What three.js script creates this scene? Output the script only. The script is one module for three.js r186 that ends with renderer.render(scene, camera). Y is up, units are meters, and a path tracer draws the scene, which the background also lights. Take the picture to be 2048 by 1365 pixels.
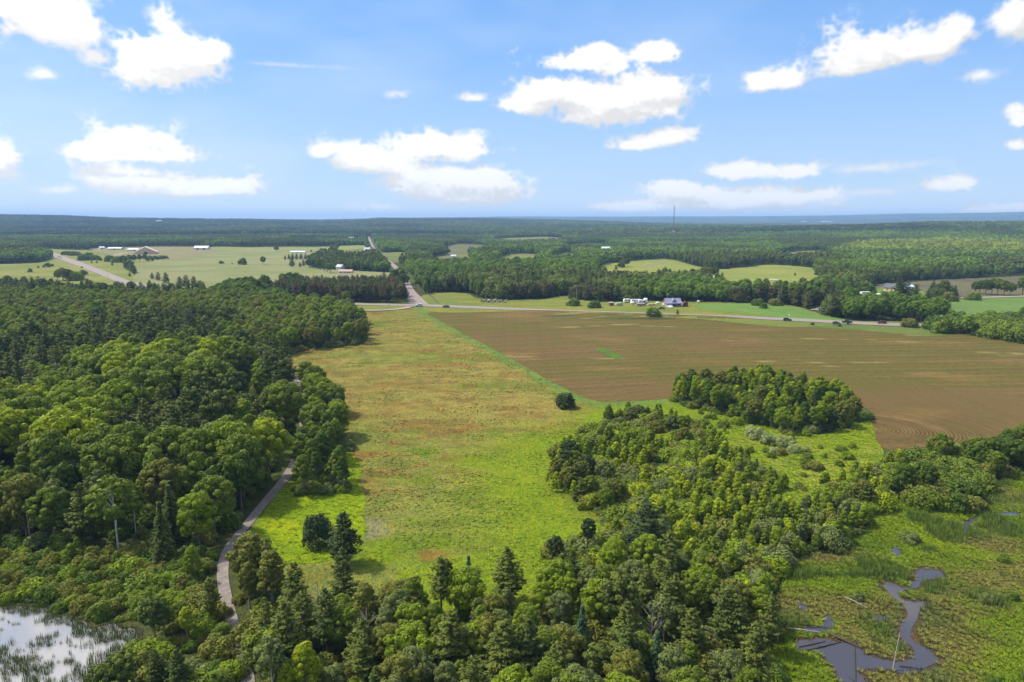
import * as THREE from 'three';
import { mergeGeometries, mergeVertices } from 'three/addons/utils/BufferGeometryUtils.js';
import { MarchingCubes } from 'three/addons/objects/MarchingCubes.js';

// ---------------------------------------------------------------- camera, sky, sun, exposure
const scene = new THREE.Scene();
const PITCH = 10.07 * Math.PI / 180, FOCAL = 1365, EYE = 60;
const camera = new THREE.PerspectiveCamera(53.13, 1024 / 682, 1, 60000);
camera.position.set(0, EYE, 0);
camera.rotation.x = -PITCH;
const renderer = new THREE.WebGLRenderer();
renderer.toneMapping = THREE.LinearToneMapping;
renderer.toneMappingExposure = 1.25;
renderer.shadowMap.enabled = true;
const SUN_AZ = -78 * Math.PI / 180, SUN_EL = 54 * Math.PI / 180;   // azimuth from the view direction (-z), towards +x
const SUN = new THREE.Vector3(Math.sin(SUN_AZ) * Math.cos(SUN_EL), Math.sin(SUN_EL), -Math.cos(SUN_AZ) * Math.cos(SUN_EL));
const sun = new THREE.DirectionalLight(new THREE.Color().setRGB(1, 0.93, 0.78), 4.9);
sun.position.copy(SUN).multiplyScalar(900);
sun.target.position.set(0, 0, -250);
sun.position.add(sun.target.position);
sun.castShadow = true;
sun.shadow.radius = 6;
sun.shadow.mapSize.set(2048, 2048);
Object.assign(sun.shadow.camera, { left: -700, right: 700, top: 700, bottom: -700, near: 1, far: 2500 });
scene.add(sun, sun.target);
scene.fog = new THREE.FogExp2(new THREE.Color().setRGB(0.38, 0.62, 1.0), 0.000095);

// ---------------------------------------------------------------- small tools
const rng = (s) => () => { s = (s + 0x6d2b79f5) | 0; let t = Math.imul(s ^ (s >>> 15), 1 | s); t = (t + Math.imul(t ^ (t >>> 7), 61 | t)) ^ t; return ((t ^ (t >>> 14)) >>> 0) / 4294967296; };
const hash2 = (x, y) => { let h = Math.imul(x | 0, 374761393) + Math.imul(y | 0, 668265263) | 0; h = Math.imul(h ^ (h >>> 13), 1274126177); return ((h ^ (h >>> 16)) >>> 0) / 4294967296; };
const noise = (x, y) => { const i = Math.floor(x), j = Math.floor(y), u = x - i, v = y - j, s = u * u * (3 - 2 * u), t = v * v * (3 - 2 * v); const a = hash2(i, j), b = hash2(i + 1, j), c = hash2(i, j + 1), d = hash2(i + 1, j + 1); return a + (b - a) * s + (c - a) * t + (a - b - c + d) * s * t; };
const fbm = (x, y, n = 4) => { let s = 0, a = 0.5, w = 0; for (let i = 0; i < n; i++) { s += a * noise(x + i * 17.3, y - i * 9.1); w += a; a *= 0.5; x *= 2.03; y *= 2.03; } return s / w; };
const clamp = (x, a = 0, b = 1) => Math.min(b, Math.max(a, x)), sstep = (a, b, x) => { x = clamp((x - a) / (b - a)); return x * x * (3 - 2 * x); }, lerp = (a, b, t) => a + (b - a) * t;
const mix3 = (a, b, t) => [lerp(a[0], b[0], t), lerp(a[1], b[1], t), lerp(a[2], b[2], t)];
const table = (t, x) => { if (x <= t[0][0]) return t[0][1]; for (let i = 1; i < t.length; i++) if (x <= t[i][0]) return lerp(t[i - 1][1], t[i][1], (x - t[i - 1][0]) / (t[i][0] - t[i - 1][0])); return t[t.length - 1][1]; };
const CP = Math.cos(PITCH), SP = Math.sin(PITCH);
// bearing (from straight ahead) and elevation of a sight line measured on the photograph
const sight = (px, py) => { const x = (px - 1024) / FOCAL, y = (682.5 - py) / FOCAL; const Y = y * CP - SP, Z = -(CP + y * SP); return [x, Y, Z]; };
const bearing = (px, py) => { const [x, y, z] = sight(px, py); return [Math.atan2(x, -z), Math.atan2(y, Math.hypot(x, z))]; };
const bearingX = (az) => 1024 + Math.tan(az) * 1.0157 * FOCAL;

// ---------------------------------------------------------------- the lie of the land
const R1 = [[700, 0], [1000, 4], [1300, 10], [1500, 14], [1750, 24], [1850, 31], [2048, 32], [2400, 30]];
const R2 = [[-300, 64], [0, 64], [130, 63], [250, 50], [500, 42], [640, 33], [715, 40], [765, 53], [850, 50], [1000, 44], [1200, 28], [1350, 8], [1700, 0], [2400, 0]];
const R3 = [[-300, 60], [640, 40], [900, 70], [1000, 92], [1500, 92], [1650, 104], [1800, 132], [2048, 146], [2400, 130]];
const VERGE = [[-20, -455], [155, -398]];   // a low bank along the far side of the ploughed field
function H(x, z) {
  const d = Math.hypot(x, z), bx = bearingX(clamp(Math.atan2(x, -z), -1.2, 1.2));
  let h = 0.7 * sstep(150, 320, d) * (noise(x / 140 + 5, z / 140) - 0.5) * 2 * (1 - sstep(900, 1200, d));
  if (d > 700) h += sstep(700, 1700, d) * 9 * (fbm(x / 650 + 3.1, z / 650 + 8.2, 2) - 0.42);
  if (d > 1400) {
    h += 20 * (fbm(x / 1150 + 31, z / 620 + 12, 2) - 0.46) * sstep(1500, 2600, d);
    const g = (D, W) => Math.exp(-(((d - D) / W) ** 2));
    h += table(R1, bx) * g(3000, 850) + table(R2, bx) * g(5200, 1400) * (0.93 + 0.14 * noise(x / 900, z / 900)) + table(R3, bx) * g(13000, 2600);
  }
  if (d > 380 && d < 520) {
    const [a, b] = VERGE, ux = b[0] - a[0], uz = b[1] - a[1], L = Math.hypot(ux, uz), t = ((x - a[0]) * ux + (z - a[1]) * uz) / L, s = ((x - a[0]) * -uz + (z - a[1]) * ux) / L;
    h += 2.1 * Math.exp(-((s / 9) ** 2)) * sstep(0, 60, t) * (1 - sstep(L - 40, L, t));
  }
  return h;
}
// the point on the ground that a sight line meets
function P(px, py) {
  const [x, y, z] = sight(px, Math.max(py, 444)), dy = Math.min(y, -0.003);
  let t = EYE / -dy;
  for (let i = 0; i < 12; i++) t = lerp(t, (EYE - H(x * t, z * t)) / -dy, 0.8);
  return [x * t, z * t];
}
const PS = (list) => list.map(([a, b]) => P(a, b));
function smooth(pts, n = 6, closed = true) {
  const c = new THREE.CatmullRomCurve3(pts.map(([x, z]) => new THREE.Vector3(x, 0, z)), closed, 'centripetal');
  return c.getPoints(pts.length * n).slice(0, closed ? -1 : undefined).map((p) => [p.x, p.z]);
}
function area(px, n = 6) { const p = smooth(PS(px), n); let a = 1e9, b = 1e9, c = -1e9, d = -1e9; for (const [x, z] of p) { a = Math.min(a, x); c = Math.max(c, x); b = Math.min(b, z); d = Math.max(d, z); } p.box = [a, b, c, d]; return p; }
function inside(p, x, z) {
  if (p.box && (x < p.box[0] || x > p.box[2] || z < p.box[1] || z > p.box[3])) return false;
  let c = false;
  for (let i = 0, j = p.length - 1; i < p.length; j = i++) if ((p[i][1] > z) !== (p[j][1] > z) && x < (p[j][0] - p[i][0]) * (z - p[i][1]) / (p[j][1] - p[i][1]) + p[i][0]) c = !c;
  return c;
}
function edgeDist(p, x, z, closed = true) {
  let m = 1e9;
  for (let i = 0; i < p.length - (closed ? 0 : 1); i++) { const a = p[i], b = p[(i + 1) % p.length], ux = b[0] - a[0], uz = b[1] - a[1], l = ux * ux + uz * uz || 1e-9, t = clamp(((x - a[0]) * ux + (z - a[1]) * uz) / l); m = Math.min(m, Math.hypot(x - a[0] - ux * t, z - a[1] - uz * t)); }
  return m;
}

// ---------------------------------------------------------------- the sky: clear air, fair-weather clouds, added bright veil round the sun, out of view
const SKY = 0.82;
function makeSky() {
  const W = 4096, Hh = 2048, data = new Float32Array(W * Hh * 4), r = rng(11);
  const clouds = [];
  const add = (list, k = 1, base = 0) => { const puffs = list.map(([x, y, rx, ry]) => { const [az, el] = bearing(x, y), f = 1 / FOCAL / (1 + ((x - 1024) / FOCAL) ** 2 * 0.8); return [az, el, rx * f * 1.2, ry / FOCAL * 1.3]; }); clouds.push({ puffs, k }); };
  add([[50, 8, 95, 42], [110, 56, 74, 36], [165, 60, 44, 20]]);
  add([[345, 128, 92, 40], [290, 145, 65, 38], [410, 112, 50, 22], [350, 95, 60, 30]]);
  add([[312, 38, 45, 20], [335, 60, 25, 12]], 0.75);
  add([[190, 118, 40, 14]], 0.7);
  add([[265, 278, 85, 26], [320, 300, 80, 22], [190, 303, 55, 18], [250, 312, 110, 12]]);
  add([[205, 348, 55, 24], [290, 365, 70, 20], [390, 372, 85, 20], [478, 370, 52, 20], [350, 385, 110, 10]]);
  add([[0, 308, 38, 26], [-40, 330, 60, 30]]);
  add([[5, 352, 40, 10]], 0.6);
  add([[820, 300, 130, 24], [935, 302, 42, 30], [720, 325, 70, 16], [860, 285, 60, 18], [790, 340, 110, 14]]);
  add([[652, 298, 38, 16], [640, 310, 25, 10]], 0.85);
  add([[880, 352, 110, 24], [975, 365, 75, 28], [940, 402, 105, 18], [800, 362, 60, 16], [900, 385, 120, 18]]);
  add([[770, 414, 60, 11]], 0.6);
  add([[1155, 125, 78, 20], [1215, 128, 38, 28], [1190, 108, 30, 16]]);
  add([[1200, 190, 150, 32], [1290, 195, 65, 42], [1190, 232, 95, 22], [1080, 182, 45, 22], [1040, 215, 45, 16], [1330, 205, 40, 22]]);
  add([[945, 194, 40, 9]], 0.65);
  add([[1302, 110, 56, 20], [1325, 100, 30, 14]]);
  add([[1300, 280, 75, 15], [1355, 266, 38, 14], [1260, 292, 40, 9]]);
  add([[1552, 152, 50, 25], [1524, 168, 30, 14], [1578, 165, 28, 15]]);
  add([[1735, 95, 75, 38], [1695, 138, 44, 14], [1745, 128, 50, 15]]);
  add([[1850, 92, 75, 28], [1900, 70, 36, 24], [1815, 105, 34, 13]]);
  add([[2025, 25, 40, 24], [2045, 58, 60, 22]]);
  add([[2032, 222, 24, 14], [2040, 245, 30, 11], [2032, 292, 24, 9]]);
  add([[1520, 345, 92, 18], [1610, 342, 40, 11], [1465, 338, 45, 14]]);
  add([[1400, 392, 120, 20], [1350, 370, 45, 13], [1550, 393, 105, 18], [1640, 390, 28, 11], [1260, 416, 75, 11], [1440, 414, 190, 12]]);
  add([[1890, 370, 55, 13], [1925, 362, 25, 10]], 0.9);
  add([[1980, 422, 75, 12], [2050, 418, 50, 12]]);
  add([[590, 131, 130, 3]], 0.22); add([[110, 380, 48, 9]], 0.5); add([[1750, 335, 90, 10]], 0.4); add([[85, 150, 30, 10]], 0.45); add([[800, 190, 30, 8]], 0.4); add([[1740, 385, 60, 8]], 0.4); add([[1960, 150, 30, 10]], 0.5);
  // the same weather all round and overhead
  const half = 0.68;
  for (let i = 0; i < 230; i++) {
    const az = (r() * 2 - 1) * Math.PI, el = Math.asin(0.02 + r() * 0.9), n = 2 + Math.floor(r() * 4), s = 0.03 + 0.10 * r() * (0.35 + el);
    if (Math.abs(az) < half && el < 0.36) continue;
    const puffs = [];
    for (let k = 0; k < n; k++) puffs.push([az + (r() - 0.5) * s * 2.4 / Math.cos(el), el + (r() - 0.5) * s * 0.5, s * (0.6 + r() * 0.7) / Math.cos(el), s * (0.3 + r() * 0.35) * (0.5 + el)]);
    clouds.push({ puffs, k: 0.75 + r() * 0.3 });
  }
  // thin bright cloud about the sun, out of view, added for the pond to mirror
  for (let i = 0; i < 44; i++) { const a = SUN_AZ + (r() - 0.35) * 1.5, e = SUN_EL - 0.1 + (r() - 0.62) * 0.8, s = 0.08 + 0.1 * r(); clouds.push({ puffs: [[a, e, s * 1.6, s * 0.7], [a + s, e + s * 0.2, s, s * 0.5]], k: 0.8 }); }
  for (const c of clouds) { c.a0 = Math.min(...c.puffs.map((p) => p[0] - p[2] * 2.1)); c.a1 = Math.max(...c.puffs.map((p) => p[0] + p[2] * 2.1)); c.e0 = Math.min(...c.puffs.map((p) => p[1] - p[3] * 2.1)); c.e1 = Math.max(...c.puffs.map((p) => p[1] + p[3] * 2.1)); }
  const dens = new Float32Array(W * Hh), azOf = (col) => { let a = ((col + 0.5) / W - 0.5) * 2 * Math.PI + Math.PI / 2; if (a > Math.PI) a -= 2 * Math.PI; return a; };
  const colOf = (az) => ((az - Math.PI / 2) / (2 * Math.PI) + 0.5) * W - 0.5, rowOf = (el) => (el / Math.PI + 0.5) * Hh - 0.5;
  for (const c of clouds) {
    const r0 = Math.max(Hh / 2, Math.floor(rowOf(c.e0))), r1 = Math.min(Hh - 1, Math.ceil(rowOf(c.e1)));
    for (let row = r0; row <= r1; row++) for (let cc = Math.floor(colOf(c.a0)); cc <= colOf(c.a1); cc++) {
      const col = ((cc % W) + W) % W, az = (cc + 0.5) / W * 2 * Math.PI - Math.PI / 2, el = ((row + 0.5) / Hh - 0.5) * Math.PI;
      let s = 0; const wa = fbm(az * 26 + 7, el * 34 + 3, 4) - 0.5, wb = fbm(az * 26 + 71, el * 34 + 33, 4) - 0.5;
      for (const [a, e, ra, re] of c.puffs) { const u = (az - a) / ra + wa * 0.5; let v = (el - e) / re + wb * 0.55; if (v < 0) v *= 1.35; const q = u * u + v * v; if (q < 5) s += Math.exp(-1.6 * q); }
      if (s < 0.02) continue;
      const n = fbm(az * 34 + 50, el * 50, 6), n2 = 1 - Math.abs(2 * fbm(az * 95, el * 125 + 9, 5) - 1) - 0.28;
      const d = (Math.min(s, 1.25) + (n - 0.5) * 0.95 + (n2 - 0.5) * 0.62 - 0.30) * c.k;
      dens[row * W + col] = dens[row * W + col] ? Math.max(dens[row * W + col], d) : d;
    }
  }
  const air = [[-0.1, [0.72, 0.85, 0.98]], [0.0, [0.72, 0.85, 0.98]], [0.05, [0.53, 0.73, 0.97]], [0.13, [0.39, 0.625, 0.97]], [0.21, [0.265, 0.505, 0.93]], [0.30, [0.19, 0.425, 0.88]], [0.75, [0.075, 0.26, 0.70]], [1.6, [0.05, 0.2, 0.58]]];
  const at = (e) => { for (let i = 1; i < air.length; i++) if (e <= air[i][0]) return mix3(air[i - 1][1], air[i][1], (e - air[i - 1][0]) / (air[i][0] - air[i - 1][0])); return air[air.length - 1][1]; };
  for (let row = 0; row < Hh; row++) {
    const el = ((row + 0.5) / Hh - 0.5) * Math.PI, base = at(el), ce = Math.cos(el), se = Math.sin(el);
    for (let col = 0; col < W; col++) {
      const az = azOf(col), o = (row * W + col) * 4;
      let c = base;
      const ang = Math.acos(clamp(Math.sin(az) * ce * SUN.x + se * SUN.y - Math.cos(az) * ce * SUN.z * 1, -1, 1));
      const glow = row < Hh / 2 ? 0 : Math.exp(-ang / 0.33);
      const thin = row < Hh / 2 ? 0 : 0.2 * sstep(0.35, 0.8, fbm(az * 5, el * 16 + 3, 4)) * (0.4 + 0.6 * sstep(0.5, 0.1, el));
      c = mix3(c, [0.80, 0.90, 1.0], thin);
      const d = dens[row * W + col];
      if (d > -0.12 && d !== 0) {
        const up = dens[Math.min(Hh - 1, row + 14) * W + ((col - 8 + W) % W)], low = dens[Math.max(Hh / 2, row - 16) * W + col];
        const alpha = sstep(-0.10, 0.52, d);
        const lit = clamp(0.80 + 0.30 * (d - up) + 0.22 * clamp(low * 1.4), 0.74, 1.0);
        const col3 = [1.03 * lit, 1.0 * lit + 0.01, 0.94 * lit + 0.04];
        c = mix3(c, mix3(col3, base, 0.14 * sstep(0.16, 0, el)), alpha * 0.97);
      }
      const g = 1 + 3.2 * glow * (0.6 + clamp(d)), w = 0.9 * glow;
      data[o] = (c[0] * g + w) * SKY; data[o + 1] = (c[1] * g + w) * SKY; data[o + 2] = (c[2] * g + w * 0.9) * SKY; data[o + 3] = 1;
    }
  }
  const t = new THREE.DataTexture(data, W, Hh, THREE.RGBAFormat, THREE.FloatType);
  t.mapping = THREE.EquirectangularReflectionMapping; t.magFilter = THREE.LinearFilter; t.minFilter = THREE.LinearFilter; t.needsUpdate = true;
  return t;
}
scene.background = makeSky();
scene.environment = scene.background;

// ---------------------------------------------------------------- textures and materials
function tex(n, f, repeat = 1) {   // f(u, v) -> [r, g, b] in 0..1 (display values), tiling left to its author
  const d = new Uint8Array(n * n * 4);
  for (let y = 0; y < n; y++) for (let x = 0; x < n; x++) { const c = f(x / n, y / n), o = (y * n + x) * 4; d[o] = clamp(c[0]) * 255; d[o + 1] = clamp(c[1]) * 255; d[o + 2] = clamp(c[2]) * 255; d[o + 3] = 255; }
  const t = new THREE.DataTexture(d, n, n); t.colorSpace = THREE.SRGBColorSpace; t.wrapS = t.wrapT = THREE.RepeatWrapping; t.magFilter = THREE.LinearFilter; t.minFilter = THREE.LinearMipmapLinearFilter; t.repeat.set(repeat, repeat); t.needsUpdate = true;
  return t;
}
const tnoise = (u, v, k, s = 0) => {   // value noise that tiles with k cells
  const x = u * k, y = v * k, i = Math.floor(x), j = Math.floor(y), a = x - i, b = y - j, p = a * a * (3 - 2 * a), q = b * b * (3 - 2 * b), h = (m, n) => hash2(((m % k) + k) % k + s * 131, ((n % k) + k) % k + s * 57);
  return lerp(lerp(h(i, j), h(i + 1, j), p), lerp(h(i, j + 1), h(i + 1, j + 1), p), q);
};
const grassMap = tex(1024, (u, v) => {
  const a = tnoise(u, v, 96, 1), b = tnoise(u, v, 230, 2), c = tnoise(u, v, 28, 3), e = tnoise(u, v, 480, 4), f = tnoise(u, v, 60, 5);
  let k = 0.60 + 0.20 * a + 0.16 * b + 0.12 * (e - 0.5) + 0.08 * c;
  if (b > 0.80 && a > 0.45) k *= 0.72;   // dark weeds
  const y = f > 0.66 ? 0.08 : 0;
  return [k + y + 0.10 * (c - 0.5), k + y * 0.6, k - y * 0.8 - 0.12 * (c - 0.5)];
});
const grassBump = tex(512, (u, v) => { const k = 0.5 * tnoise(u, v, 120, 6) + 0.3 * tnoise(u, v, 250, 7) + 0.2 * tnoise(u, v, 40, 8); return [k, k, k]; });
grassBump.colorSpace = THREE.NoColorSpace;
const soilMap = tex(1024, (u, v) => {   // rows of seedlings on bare soil: u along the row (70 m), v across (16 rows)
  const row = v * 16, w = row - Math.floor(row), id = Math.floor(row), wob = 0.06 * (tnoise(u, v, 24, 9) - 0.5), plant = Math.exp(-(((w - 0.5 + wob) / 0.2) ** 2)) * (0.4 + 0.6 * tnoise(u, id / 16, 512, 10)) * (0.35 + 0.65 * sstep(0.2, 0.6, tnoise(u, v, 16, 11)));
  const g = 0.70 + 0.10 * (hash2(id, 5) - 0.5) + 0.18 * (tnoise(u, v, 512, 12) - 0.5) + 0.12 * (tnoise(u, id / 16, 64, 13) - 0.5) + 0.09 * Math.cos(w * 6.283);
  return mix3([g * 1.05, g * 0.94, g * 0.82], [0.42, 0.66, 0.26], plant * 0.9);
});
const gravelMap = tex(512, (u, v) => { const k = 0.74 + 0.22 * (tnoise(u, v, 128, 14) - 0.5) + 0.18 * (tnoise(u, v, 250, 15) - 0.5) + 0.14 * (tnoise(u, v, 16, 16) - 0.5); return [k, k * 0.985, k * 0.96]; });
const std = (o) => new THREE.MeshStandardMaterial({ roughness: 0.9, ...o });
const rgb = (r, g, b) => new THREE.Color().setRGB(r, g, b);
const flat = (r, g, b, o = {}) => std({ color: rgb(r, g, b), ...o });
const groundMat = (map, bump = 0, o = {}) => new THREE.MeshPhysicalMaterial({ specularIntensity: 0.15, map, vertexColors: true, roughness: 1, ...(bump ? { bumpMap: grassBump, bumpScale: bump } : {}), ...o });
const M = {
  land: groundMat(grassMap, 0.3), grass: groundMat(grassMap, 0.35), soil: groundMat(soilMap), gravel: std({ map: gravelMap, color: rgb(0.33, 0.29, 0.265), roughness: 1 }), asphalt: std({ map: gravelMap, color: rgb(0.40, 0.33, 0.32), roughness: 0.95 }),
  asphalt2: std({ map: gravelMap, color: rgb(0.5, 0.43, 0.37), roughness: 0.95 }), paint: flat(0.75, 0.72, 0.6), yellowPaint: flat(0.7, 0.45, 0.06),
  pond: new THREE.MeshPhysicalMaterial({ color: rgb(0.20, 0.20, 0.21), roughness: 0.05, ior: 2.2 }), creek: new THREE.MeshPhysicalMaterial({ color: rgb(0.05, 0.048, 0.055), roughness: 0.06, ior: 1.4 }),
  leaf: null, bark: flat(0.13, 0.10, 0.075), pineBark: flat(0.14, 0.095, 0.075), birchBark: flat(0.5, 0.47, 0.4), deadWood: flat(0.24, 0.215, 0.185), wetWood: flat(0.045, 0.035, 0.03),
  white: flat(0.62, 0.62, 0.60, { roughness: 0.6 }), black: flat(0.02, 0.02, 0.022, { roughness: 0.4 }), glass: new THREE.MeshPhysicalMaterial({ color: rgb(0.03, 0.035, 0.045), roughness: 0.08, ior: 1.5 }), rubber: flat(0.02, 0.02, 0.02), steel: std({ color: rgb(0.6, 0.62, 0.64), metalness: 0.6, roughness: 0.45 }),
  pole: flat(0.30, 0.25, 0.20), hide: std({ vertexColors: true, roughness: 0.85 }),
};
const leafMat = (tint, through = 0.32) => new THREE.MeshPhysicalMaterial({ color: rgb(...tint), vertexColors: true, roughness: 0.85, specularIntensity: 0.25, transmission: through, thickness: 0, side: THREE.DoubleSide });

// ---------------------------------------------------------------- names and entries
const used = new Map();
const numbered = (n) => { const k = used.get(n) || 0; used.set(n, k + 1); return k ? n + '_' + String(k).padStart(3, '0') : n; };
const shade = (o) => { o.traverse((m) => { if (m.isMesh) m.castShadow = m.receiveShadow = true; }); return o; };
function tag(o, label, category, group) { Object.assign(o.userData, { label, category }); if (group) o.userData.group = group; return o; }
function thing(name, label, category, x, z, turn = 0, group, y = H(x, z)) { const o = new THREE.Group(); o.name = numbered(name); o.position.set(x, y, z); o.rotation.y = turn; scene.add(o); return tag(o, label, category, group); }
function part(name, geo, mat, parent) { const m = new THREE.Mesh(Array.isArray(geo) ? mergeGeometries(geo.map(plain)) : geo, mat); m.name = name; m.castShadow = m.receiveShadow = true; parent.add(m); return m; }
const plain = (g) => { const q = g.index ? g.toNonIndexed() : g; for (const k of Object.keys(q.attributes)) if (!['position', 'normal', 'uv'].includes(k)) q.deleteAttribute(k); return q; };
function setting(name, geo, mat, label, kind = 'structure') { const m = new THREE.Mesh(geo, mat); m.name = numbered(name); m.receiveShadow = m.castShadow = true; m.userData = { kind, label }; scene.add(m); return m; }
const box = (w, h, d, x = 0, y = 0, z = 0) => new THREE.BoxGeometry(w, h, d).translate(x, y + h / 2, z);
function rod(a, b, r0, r1 = r0, n = 6) { const A = new THREE.Vector3(...a), B = new THREE.Vector3(...b), d = B.clone().sub(A), g = new THREE.CylinderGeometry(r1, r0, d.length(), n, 1); g.translate(0, d.length() / 2, 0); g.applyQuaternion(new THREE.Quaternion().setFromUnitVectors(new THREE.Vector3(0, 1, 0), d.clone().normalize())); return g.translate(...a); }

// ---------------------------------------------------------------- sheets of ground cut to an outline, draped on the land
function sheet(poly, cell, off, col, uvf = (x, z) => [x / 24, z / 24]) {
  const [x0, z0, x1, z1] = poly.box, nx = Math.ceil((x1 - x0) / cell), nz = Math.ceil((z1 - z0) / cell), pos = [], uv = [], cols = [], idx = [], at = new Map(), edge = new Set();
  for (let k = 0; k < poly.length; k++) { const a = poly[k], b = poly[(k + 1) % poly.length], n = Math.ceil(Math.hypot(b[0] - a[0], b[1] - a[1]) / (cell / 8)) + 1; for (let i = 0; i <= n; i++) edge.add(Math.floor((lerp(a[0], b[0], i / n) - x0) / cell) + ',' + Math.floor((lerp(a[1], b[1], i / n) - z0) / cell)); }
  const vert = (x, z) => { pos.push(x, H(x, z) + off, z); uv.push(...uvf(x, z)); cols.push(...col(x, z)); return pos.length / 3 - 1; };
  const grid = (i, j) => { const k = i * 100003 + j; let v = at.get(k); if (v === undefined) at.set(k, v = vert(x0 + i * cell, z0 + j * cell)); return v; };
  const clip = (pts, f) => { const out = []; for (let i = 0; i < pts.length; i++) { const a = pts[i], b = pts[(i + 1) % pts.length], fa = f(a), fb = f(b); if (fa >= 0) out.push(a); if ((fa >= 0) !== (fb >= 0)) { const t = fa / (fa - fb); out.push([lerp(a[0], b[0], t), lerp(a[1], b[1], t)]); } } return out; };
  for (let i = 0; i <= nx; i++) for (let j = 0; j <= nz; j++) {
    const ax = x0 + i * cell, az = z0 + j * cell;
    if (!edge.has(i + ',' + j)) { if (inside(poly, ax + cell / 2, az + cell / 2)) { const a = grid(i, j), b = grid(i + 1, j), c = grid(i + 1, j + 1), d = grid(i, j + 1); idx.push(a, c, b, a, d, c); } continue; }
    let q = clip(clip(clip(clip(poly, (p) => p[0] - ax), (p) => ax + cell - p[0]), (p) => p[1] - az), (p) => az + cell - p[1]);
    if (q.length < 3) continue;
    const v2 = q.map(([x, z]) => new THREE.Vector2(x, z)), base = q.map(([x, z]) => vert(x, z)), flip = THREE.ShapeUtils.isClockWise(v2);
    for (const [a, b, c] of THREE.ShapeUtils.triangulateShape(v2, [])) { const A = v2[a], B = v2[b], C = v2[c]; const up = (B.x - A.x) * (C.y - A.y) - (B.y - A.y) * (C.x - A.x); if (Math.abs(up) < 1e-9) continue; idx.push(base[a], ...(up > 0 ? [base[c], base[b]] : [base[b], base[c]])); }
  }
  const g = new THREE.BufferGeometry();
  g.setAttribute('position', new THREE.Float32BufferAttribute(pos, 3)); g.setAttribute('uv', new THREE.Float32BufferAttribute(uv, 2)); g.setAttribute('color', new THREE.Float32BufferAttribute(cols, 3)); g.setIndex(idx); g.computeVertexNormals();
  return g;
}
function ribbon(pts, width, off, step = 4, uvs = 8) {   // a road along a line of ground points; width may be a list of [share of the way, metres]
  const c = new THREE.CatmullRomCurve3(pts.map(([x, z]) => new THREE.Vector3(x, 0, z)), false, 'centripetal'), n = Math.ceil(c.getLength() / step), pos = [], uv = [], idx = [], W = typeof width === 'number' ? () => width : (t) => table(width, t), line = [];
  for (let i = 0; i <= n; i++) {
    const t = i / n, p = c.getPointAt(t), q = c.getTangentAt(t), s = [-q.z, q.x], w = W(t) / 2; line.push([p.x, p.z]);
    for (const k of [-1, -0.34, 0.34, 1]) { const x = p.x + s[0] * w * k, z = p.z + s[1] * w * k; pos.push(x, H(x, z) + off, z); uv.push(x / uvs, z / uvs); }
    if (i) for (let k = 0; k < 3; k++) { const a = (i - 1) * 4 + k, b = a + 1, d = i * 4 + k, e = d + 1; idx.push(a, b, d, b, e, d); }
  }
  const g = new THREE.BufferGeometry(); g.setAttribute('position', new THREE.Float32BufferAttribute(pos, 3)); g.setAttribute('uv', new THREE.Float32BufferAttribute(uv, 2)); g.setIndex(idx); g.computeVertexNormals();
  if (g.attributes.normal.getY(0) < 0) { g.setIndex(idx.map((v, i) => idx[i - (i % 3) + [0, 2, 1][i % 3]])); g.computeVertexNormals(); }
  g.line = line; return g;
}

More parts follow.
